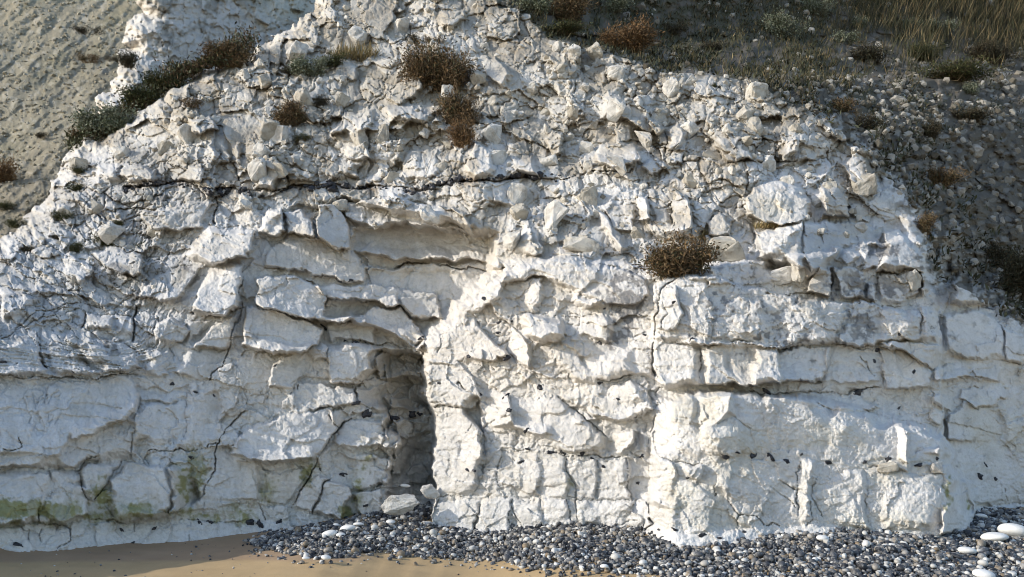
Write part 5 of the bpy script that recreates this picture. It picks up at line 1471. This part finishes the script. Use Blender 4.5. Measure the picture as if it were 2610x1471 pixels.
# ------------------------------------------------------------------ plants
def leaves(P, D, L_, Wd, cols):
    """one pointed blade per leaf: P base, D direction, L length, W width"""
    n = len(P)
    D = D / np.linalg.norm(D, axis=1, keepdims=True)
    r_ = rng.normal(size=(n, 3))
    Sd = np.cross(D, r_)
    Sd /= np.linalg.norm(Sd, axis=1, keepdims=True) + 1e-9
    a = P
    b = P + D * (L_ * .5)[:, None] + Sd * (Wd * .5)[:, None]
    c = P + D * L_[:, None]
    d = P + D * (L_ * .5)[:, None] - Sd * (Wd * .5)[:, None]
    V_ = np.stack([a, b, c, d], 1).reshape(-1, 3)
    F_ = np.arange(4 * n, dtype=np.int32).reshape(n, 4)
    return V_, F_, np.repeat(cols, 4, 0)


def twigs(paths, r0, cols):
    """three-sided tapered twigs, paths (n, k, 3)"""
    n, k_, _ = paths.shape
    ang_ = np.array([0, 2.094, 4.189])
    T = paths[:, -1] - paths[:, 0]
    T /= np.linalg.norm(T, axis=1, keepdims=True) + 1e-9
    A = np.cross(T, np.tile([0.3, .9, .2], (n, 1)))
    A /= np.linalg.norm(A, axis=1, keepdims=True) + 1e-9
    B = np.cross(T, A)
    rad = r0[:, None] * np.linspace(1, .35, k_)[None]
    ring = A[:, None, None] * np.cos(ang_)[None, None, :, None] + B[:, None, None] * np.sin(ang_)[None, None, :, None]
    V_ = paths[:, :, None] + ring * rad[:, :, None, None]
    base = (np.arange(n) * k_ * 3)[:, None, None, None]
    seg = (np.arange(k_ - 1) * 3)[None, :, None, None]
    s_ = np.arange(3)
    quad = np.stack([s_, (s_ + 1) % 3, (s_ + 1) % 3 + 3, s_ + 3], -1)[None, None]
    F_ = (base + seg + quad).reshape(-1, 4).astype(np.int32)
    return V_.reshape(-1, 3), F_, np.repeat(cols, k_ * 3, 0)


PAL = {'brown': ([(0.13, 0.085, 0.045), (0.085, 0.06, 0.035), (0.20, 0.135, 0.07), (0.07, 0.065, 0.032)], (0.30, 0.22, 0.13)),
       'greygreen': ([(0.19, 0.21, 0.15), (0.14, 0.16, 0.105), (0.24, 0.255, 0.19), (0.085, 0.10, 0.055)], (0.16, 0.14, 0.09)),
       'olive': ([(0.055, 0.062, 0.022), (0.035, 0.042, 0.018), (0.085, 0.085, 0.035)], (0.12, 0.09, 0.05)),
       'dark': ([(0.050, 0.046, 0.028), (0.068, 0.055, 0.034), (0.040, 0.042, 0.025)], (0.11, 0.085, 0.055)),
       'grass': ([(0.30, 0.22, 0.10), (0.22, 0.17, 0.075), (0.15, 0.13, 0.055), (0.36, 0.28, 0.15)], (0.30, 0.23, 0.12)),
       'rust': ([(0.17, 0.10, 0.048), (0.11, 0.068, 0.034), (0.22, 0.14, 0.07)], (0.26, 0.18, 0.10))}


def plant(name, kind, px, py, w, h, label, cat='shrub', dens=1.0, lean=(0, 0, 0), group=None, dep=None):
    """px, py: middle of the crown in the survey; w, h its size"""
    d = (depth_at(px, min(py + h * .4, 1300)) if dep is None else dep)
    sx_, sz_ = w * d / F, h * d / F
    bx0, by0, bz0 = [float(v) for v in place(px, py + h * .45, d + .03)]
    root = bpy.data.objects.new(name, None)
    root.empty_display_size = .1
    root.location = (bx0, by0, bz0)
    link(root)
    tag(root, label, cat, group)
    pal, stemc = PAL[kind]
    pal = np.array(pal)
    ns = int((70 if kind != 'grass' else 30) * dens) + 4
    lr = np.array(lean)
    # twigs spread from the base
    nc = 3 + int(min(4, dens * 2))                    # uneven clumps that make up the crown
    cxs = rng.uniform(-.38, .38, nc); czs = rng.uniform(.30, .80, nc) * (1 - .8 * np.abs(cxs)); crs = rng.uniform(.13, .30, nc)
    ck_ = rng.integers(0, nc, ns)
    dv = rng.normal(0, 1, (ns, 3)); dv /= np.linalg.norm(dv, axis=1, keepdims=True)
    dv *= (crs[ck_] * rng.uniform(.4, 1.7, ns))[:, None]
    tip = np.stack([(cxs[ck_] + dv[:, 0]) * sx_, (-.12 + dv[:, 1] * .7) * sx_, np.maximum(czs[ck_] + dv[:, 2], .02) * sz_], -1) + lr * sz_
    b0 = np.stack([cxs[ck_] * .6 * sx_ + rng.normal(0, .06, ns) * sx_, rng.normal(0, .06, ns) * sx_, np.zeros(ns)], -1)
    t = np.linspace(0, 1, 5)[None, :, None]
    path = b0[:, None] * (1 - t) + tip[:, None] * t
    path[:, :, 2] += (np.sin(np.linspace(0, math.pi, 5)) * .10)[None] * sz_
    path[:, 1:] += rng.normal(0, .035, (ns, 4, 3)) * sx_
    sc_ = np.tile(np.array(stemc), (ns, 1)) * rng.uniform(.5, 1.2, (ns, 1))
    V_, F_, C_ = twigs(path, np.full(ns, max(.0022, .010 * math.sqrt(sx_ * sz_))), sc_)
    link(bpy.data.objects.new('stems', mesh_np('stems', V_, F_, [M_STEM], C_, True)), root)
    # foliage in clumps along the twigs
    nl = int(({'brown': 3000, 'rust': 2500}.get(kind, 3600) if kind != 'grass' else 600) * dens)
    ti = rng.integers(0, ns, nl)
    tt = rng.random(nl) ** .6
    a = b0[ti] + (tip[ti] - b0[ti]) * tt[:, None]
    a[:, 2] += np.sin(tt * math.pi) * .1 * sz_
    a += rng.normal(0, .075, (nl, 3)) * np.array([sx_, sx_ * .8, sz_])
    a[:, 2] = np.maximum(a[:, 2], -.05 * sz_)
    if kind == 'grass':
        base = np.stack([rng.uniform(-.5, .5, nl) * sx_, rng.uniform(-.25, .15, nl) * sx_, rng.uniform(-.1, .15, nl) * sz_], -1)
        D = np.stack([rng.normal(.15, .35, nl), rng.normal(-.1, .3, nl), np.ones(nl)], -1)
        Ln = sz_ * rng.uniform(.4, 1.0, nl)
        V_, F_, C_ = leaves(base, D, Ln, np.full(nl, .008) + 0.003 * rng.random(nl), pal[rng.integers(0, len(pal), nl)] * rng.uniform(.7, 1.2, (nl, 1)))
    else:
        D = .5 * (a - np.array([0, 0, -.2 * sz_])) + rng.normal(0, .5, (nl, 3)) * sx_
        ls = np.clip(.066 * math.sqrt(sx_ * sz_), .010, .042) * rng.uniform(.6, 1.5, nl)
        wd = ls * (.42 if kind in ('greygreen', 'olive', 'dark') else .34)
        clump = ck_[ti]
        V_, F_, C_ = leaves(a, D, ls * (1 if kind in ('greygreen', 'olive', 'dark') else 1.15), wd, pal[(clump + rng.integers(0, 2, nl)) % len(pal)] * rng.uniform(.65, 1.25, (nl, 1)))
    link(bpy.data.objects.new('foliage', mesh_np('foliage', V_, F_, [M_LEAF], C_, False)), root)
    return root


K = 1.0132                                            # overview picture -> survey pixels
PL = [('shrub', 'dark', 335, 150, 66, 40, 'dark brown shrub clinging to the left edge of the white pinnacle', 13.9),
      ('shrub', 'brown', 568, 138, 112, 62, 'brown dry shrub at the top end of the gully behind the cliff', 12.9),
      ('shrub', 'olive', 470, 172, 70, 44, 'olive bush in the gully just below the brown dry shrub', 12.85),
      ('shrub', 'olive', 418, 205, 80, 48, 'dull green bush half way down the gully', 12.8),
      ('shrub', 'olive', 345, 248, 96, 54, 'dark green bush low in the gully behind the cliff edge', 12.75),
      ('shrub', 'greygreen', 268, 305, 110, 76, 'large grey-green leafy shrub at the bottom of the gully', 12.6),
      ('shrub', 'rust', 213, 340, 46, 48, 'small reddish-brown shrub left of the grey-green one at the gully foot', 12.7),
      ('tuft', 'brown', 478, 260, 72, 26, 'low brown tuft on the white slope below the gully', None),
      ('shrub', 'greygreen', 778, 163, 76, 64, 'round grey-green shrub in the hollow of the upper face', None),
      ('tuft', 'olive', 838, 150, 60, 50, 'green tuft between the round shrub and the golden grass', None),
      ('grass_tuft', 'grass', 893, 132, 90, 46, 'golden dry grass growing right of the round grey-green shrub', None),
      ('tuft', 'dark', 735, 180, 60, 22, 'low dark growth left under the round grey-green shrub', None),
      ('tuft', 'dark', 1040, 98, 40, 22, 'dark tuft on the small ledge near the top, the left of two', None),
      ('tuft', 'brown', 1090, 97, 42, 22, 'brown tuft on the small ledge near the top, the right of two', None),
      ('shrub', 'brown', 1108, 172, 138, 122, 'big bushy brown shrub with bare twigs on the middle of the upper face', None),
      ('shrub', 'brown', 1160, 268, 74, 92, 'brown shrub hanging below the big bushy one', None),
      ('shrub', 'rust', 1157, 333, 58, 86, 'withered lowest brown shrub above the roots', None),
      ('shrub', 'brown', 725, 285, 84, 66, 'brown-green tuft on the rubble of the left upper face', None),
      ('tuft', 'dark', 806, 255, 40, 30, 'small dark tuft right of the brown-green one', None),
      ('tuft', 'olive', 757, 345, 40, 24, 'small olive tuft below the brown-green one', None),
      ('cushion_plant', 'olive', 205, 427, 42, 22, 'dark cushion plant high on the left cliff edge', None),
      ('cushion_plant', 'olive', 202, 470, 46, 28, 'dark cushion plant just above the left end of the flint seam', None),
      ('cushion_plant', 'olive', 157, 541, 62, 30, 'dense dark green cushion on the left flank, the flattest one', None),
      ('cushion_plant', 'olive', 50, 557, 52, 34, 'dark cushion near the left edge below the scree', None),
      ('cushion_plant', 'olive', 297, 563, 40, 20, 'small dark green cushion right of the flattest one', None),
      ('cushion_plant', 'dark', 62, 624, 46, 28, 'brown-green cushion at the far left of the flank', None),
      ('cushion_plant', 'olive', 195, 622, 52, 34, 'green cushion, left one of the pair in the middle of the flank', None),
      ('cushion_plant', 'olive', 256, 608, 66, 30, 'green cushion, right one of the pair in the middle of the flank', None),
      ('tuft', 'olive', 362, 624, 50, 28, 'grassy tuft on the ledge right of the cushion pair', None),
      ('tuft', 'dark', 140, 597, 26, 12, 'tiny dark tuft above the cushion pair', None),
      ('tuft', 'brown', 228, 145, 66, 26, 'brown tuft on the scree left of the pinnacle', 20.3),
      ('tuft', 'dark', 285, 148, 36, 12, 'thin dark tuft on the scree touching the pinnacle', 20.3),
      ('tuft', 'dark', 225, 76, 60, 20, 'dark tuft high on the scree slope', 21.3),
      ('shrub', 'rust', 18, 436, 60, 80, 'reddish shrub on the scree at the left edge of the picture', 16.6),
      ('tuft', 'dark', 105, 340, 40, 16, 'faint dark tuft in the middle of the scree slope', 18.0),
      ('tuft', 'olive', 15, 515, 50, 26, 'olive tuft at the lower left end of the scree', 15.4),
      ('shrub', 'brown', 1712, 645, 128, 98, 'wide dark brown dead shrub in the hollow above the deep vertical joint', None),
      ('grass_tuft', 'grass', 1745, 590, 60, 34, 'straw-coloured dry stalks at the upper right of the dead shrub', None),
      ('grass_tuft', 'grass', 1935, 566, 60, 22, 'thin dry grass at the foot of the cream bulge on the right shoulder', None),
      ('cushion_plant', 'olive', 1802, 216, 26, 18, 'tiny mossy cushion in the right rubble', None),
      ('shrub', 'greygreen', 1350, 12, 80, 56, 'grey-green bush at the top edge, leftmost on the hillside', None),
      ('shrub', 'brown', 1425, 18, 110, 76, 'broad brown bush at the top edge of the hillside', None),
      ('shrub', 'greygreen', 1545, 8, 70, 50, 'pale twiggy bush at the top edge left of the bare gap', None),
      ('shrub', 'olive', 1395, 74, 120, 30, 'low spreading olive-brown shrub on the brow of the cliff', None),
      ('shrub', 'rust', 1572, 92, 104, 78, 'reddish-brown tussock on the brow of the cliff', None),
      ('tuft', 'dark', 1690, 75, 70, 28, 'dark tuft on the rubbly hillside right of the tussock', None),
      ('tuft', 'dark', 1800, 115, 70, 26, 'dark low growth on the hillside below the bare gap', None),
      ('shrub', 'greygreen', 1965, 66, 86, 70, 'round grey-green shrub standing out on the hillside', None),
      ('shrub', 'greygreen', 2050, 18, 70, 50, 'grey-green shrub at the top edge above the round one', None),
      ('shrub', 'greygreen', 2165, 52, 40, 34, 'small grey-green bush among the tall hillside grass', None),
      ('shrub', 'greygreen', 2128, 92, 56, 44, 'sprawling grey-green bush below the small one on the hillside', None),
      ('shrub', 'greygreen', 2362, 66, 76, 44, 'pale flat-topped bush amid the tall grass at the upper right', None),
      ('shrub', 'greygreen', 2285, 60, 46, 34, 'small pale bush left of the flat-topped one', None),
      ('shrub', 'dark', 2190, 140, 110, 46, 'dark spreading bush on the middle of the hillside', None),
      ('shrub', 'olive', 2330, 130, 80, 60, 'leafy dark green bush under the flat-topped pale one', None),
      ('shrub', 'olive', 2400, 182, 170, 46, 'wide low dark green bush on the right of the hillside', None),
      ('shrub', 'dark', 2480, 130, 100, 60, 'dark bush in front of the dry grass at the right', None),
      ('shrub', 'greygreen', 2450, 225, 60, 34, 'grey bush beneath the wide low dark green one', None),
      ('shrub', 'brown', 2140, 268, 90, 44, 'dark brown growth along the right ridge of the cliff', None),
      ('shrub', 'dark', 2182, 308, 60, 44, 'blackish bush right behind the ridge', None),
      ('shrub', 'dark', 2340, 322, 44, 60, 'dark upright bush on the shaded rubble', None),
      ('shrub', 'dark', 2445, 290, 90, 36, 'dark strip of growth on the shaded rubble at the right', None),
      ('shrub', 'brown', 2370, 445, 90, 44, 'brown growth over the hollow in the shaded rubble', None),
      ('shrub', 'dark', 2505, 640, 76, 70, 'dark bush on the chalk outcrop near the right edge', None),
      ('shrub', 'dark', 2560, 690, 60, 130, 'black-green bush at the right edge of the picture', None),
      ('tuft', 'brown', 2330, 560, 50, 60, 'brown tuft beside the right edge of the cliff face', None)]
for (nm, kd, px, py, w, h, lab, dp) in PL:
    area = w * h
    if dp is not None and nm in ('shrub', 'tuft') and px > 300 and dp < 14:
        pass
    plant(nm, kd, px * K, py * K, w * K * 1.25, h * K * 1.12, lab, {'grass_tuft': 'grass'}.get(nm, 'plant' if nm != 'shrub' else 'shrub'),
          dens=min(4.0, max(.5, area / 4000)), lean=(0, -.1, 0), dep=dp)

# scrub filling the gully behind the left skyline, one matted mass
GUL = np.array([(190, 372), (235, 345), (300, 300), (370, 258), (430, 215), (500, 178), (570, 148), (640, 118)], float)
nb = 9000
t_ = rng.uniform(0, 7, nb)
px = np.interp(t_, range(8), GUL[:, 0]) + rng.normal(0, 14, nb)
py = np.interp(t_, range(8), GUL[:, 1]) - 6 + rng.normal(0, 1, nb) * (13 + 9 * np.sin(t_ * 2.1))
d = np.interp(t_, [0, 7], [12.75, 13.0]) + rng.uniform(-.25, .25, nb)
x, y, z = place(px, py, d)
D = rng.normal(0, .7, (nb, 3)) + np.array([0, -.2, .6])
pc = np.array([(0.075, 0.078, 0.035), (0.05, 0.05, 0.024), (0.13, 0.14, 0.09), (0.12, 0.08, 0.045), (0.08, 0.055, 0.03)])
ci = np.clip((np.floor(t_ * 1.7).astype(int) + rng.integers(0, 3, nb)) % 5, 0, 4)
V_, F_, C_ = leaves(np.stack([x, y, z], -1), D, .035 + .06 * rng.random(nb), .016 + .016 * rng.random(nb), pc[ci] * rng.uniform(.6, 1.2, (nb, 1)))
tag(link(bpy.data.objects.new('scrub', mesh_np('scrub', V_, F_, [M_LEAF], C_, False))), kind='stuff')

# grass and low scrub covering the top of the hillside (countless)
px = rng.uniform(1300, 2900, 60000)
py = rng.uniform(-150, 360, 60000)
d, i, j = depth_arr(px, py)
ok = HILL[i, j] & (rng.random(60000) < hgreen[i, j] * .9 * (0.15 + .85 * sstep((px - 1650) / 500))) & (fn1[i, j] > -.35)
px, py, d = px[ok], py[ok], d[ok]
x, y, z = place(px, py, d)
nb = len(px)
tall = sstep((px - 2050) / 300) * sstep((230 - py) / 100)
ln = (.08 + .10 * rng.random(nb)) + tall * (.25 + .45 * rng.random(nb))
D = np.stack([rng.normal(.12, .35, nb), rng.normal(-.25, .35, nb), np.ones(nb)], -1)
pc = np.array([(0.20, 0.15, 0.075), (0.10, 0.085, 0.045), (0.055, 0.058, 0.03), (0.26, 0.20, 0.11), (0.05, 0.05, 0.03)])
ci = np.where(rng.random(nb) < .25 + .35 * tall, rng.integers(0, 5, nb), rng.integers(1, 3, nb))
V_, F_, C_ = leaves(np.stack([x, y, z], -1), D, ln, .012 + .010 * rng.random(nb), pc[ci] * rng.uniform(.6, 1.2, (nb, 1)))
tag(link(bpy.data.objects.new('grass', mesh_np('grass', V_, F_, [M_LEAF], C_, False))), kind='stuff')
# leafy ground cover under it
px = rng.uniform(1300, 3200, 150000)
py = rng.uniform(-150, 820, 150000)
d, i, j = depth_arr(px, py)
ok = HILL[i, j] & (rng.random(150000) < (.22 + hgreen[i, j] + .4 * np.exp(-((HD[i, j] - 60) / 50) ** 2)) * sstep((fn2[i, j] + fn1[i, j] + .2) * 2))
px, py, d = px[ok], py[ok], d[ok]
x, y, z = place(px, py, d - .03)
nb = len(px)
D = rng.normal(0, .7, (nb, 3)) + np.array([0, -.4, .7])
pc = np.array([(0.045, 0.048, 0.024), (0.075, 0.060, 0.035), (0.085, 0.090, 0.055), (0.035, 0.036, 0.02)])
V_, F_, C_ = leaves(np.stack([x, y, z], -1), D, .04 + .09 * rng.random(nb), .018 + .02 * rng.random(nb), pc[rng.integers(0, 4, nb)] * rng.uniform(.6, 1.2, (nb, 1)))
tag(link(bpy.data.objects.new('ground_cover', mesh_np('ground_cover', V_, F_, [M_LEAF], C_, False))), kind='stuff')

# bare roots hanging under the withered shrub
RT = [('B', [(1420, 870), (1380, 960), (1400, 1050), (1380, 1130), (1390, 1200)], 3.0, 'thickest grey root hanging down the chalk under the withered shrub'),
      ('B', [(1410, 1040), (1415, 1110), (1400, 1190), (1365, 1330)], 2.2, 'grey root hanging just right of the thickest one'),
      ('B', [(1330, 920), (1280, 1000), (1240, 1080), (1250, 1170), (1270, 1250), (1275, 1350)], 1.8, 'thin pale root looping down left of the thickest one'),
      ('B', [(1320, 1090), (1300, 1180), (1260, 1290), (1230, 1340), (1150, 1400)], 1.6, 'thin root trailing down-left onto the flint seam')]
for t, pts, w, lab in RT:
    P = np.array(tp(t, pts))
    tt = np.linspace(0, len(P) - 1, 22)
    px = np.interp(tt, range(len(P)), P[:, 0]) + 1.5 * np.sin(tt * 3)
    py = np.interp(tt, range(len(P)), P[:, 1])
    d = np.array([min(depth_at(a + da, b) for da in (-6, 0, 6)) for a, b in zip(px, py)]) - .02
    d = np.convolve(np.pad(d, 2, mode='edge'), np.ones(5) / 5, 'valid')
    x, y, z = place(px, py, d)
    path = np.stack([x, y, z], -1)[None]
    V_, F_, C_ = twigs(path, np.array([w * .5 * 11 / F]), np.array([[.3, .28, .24]]))
    o = link(bpy.data.objects.new('root', mesh_np('root', V_, F_, [M_ROOT], C_, True)))
    tag(o, lab, 'root', 'bare roots hanging on the upper face')
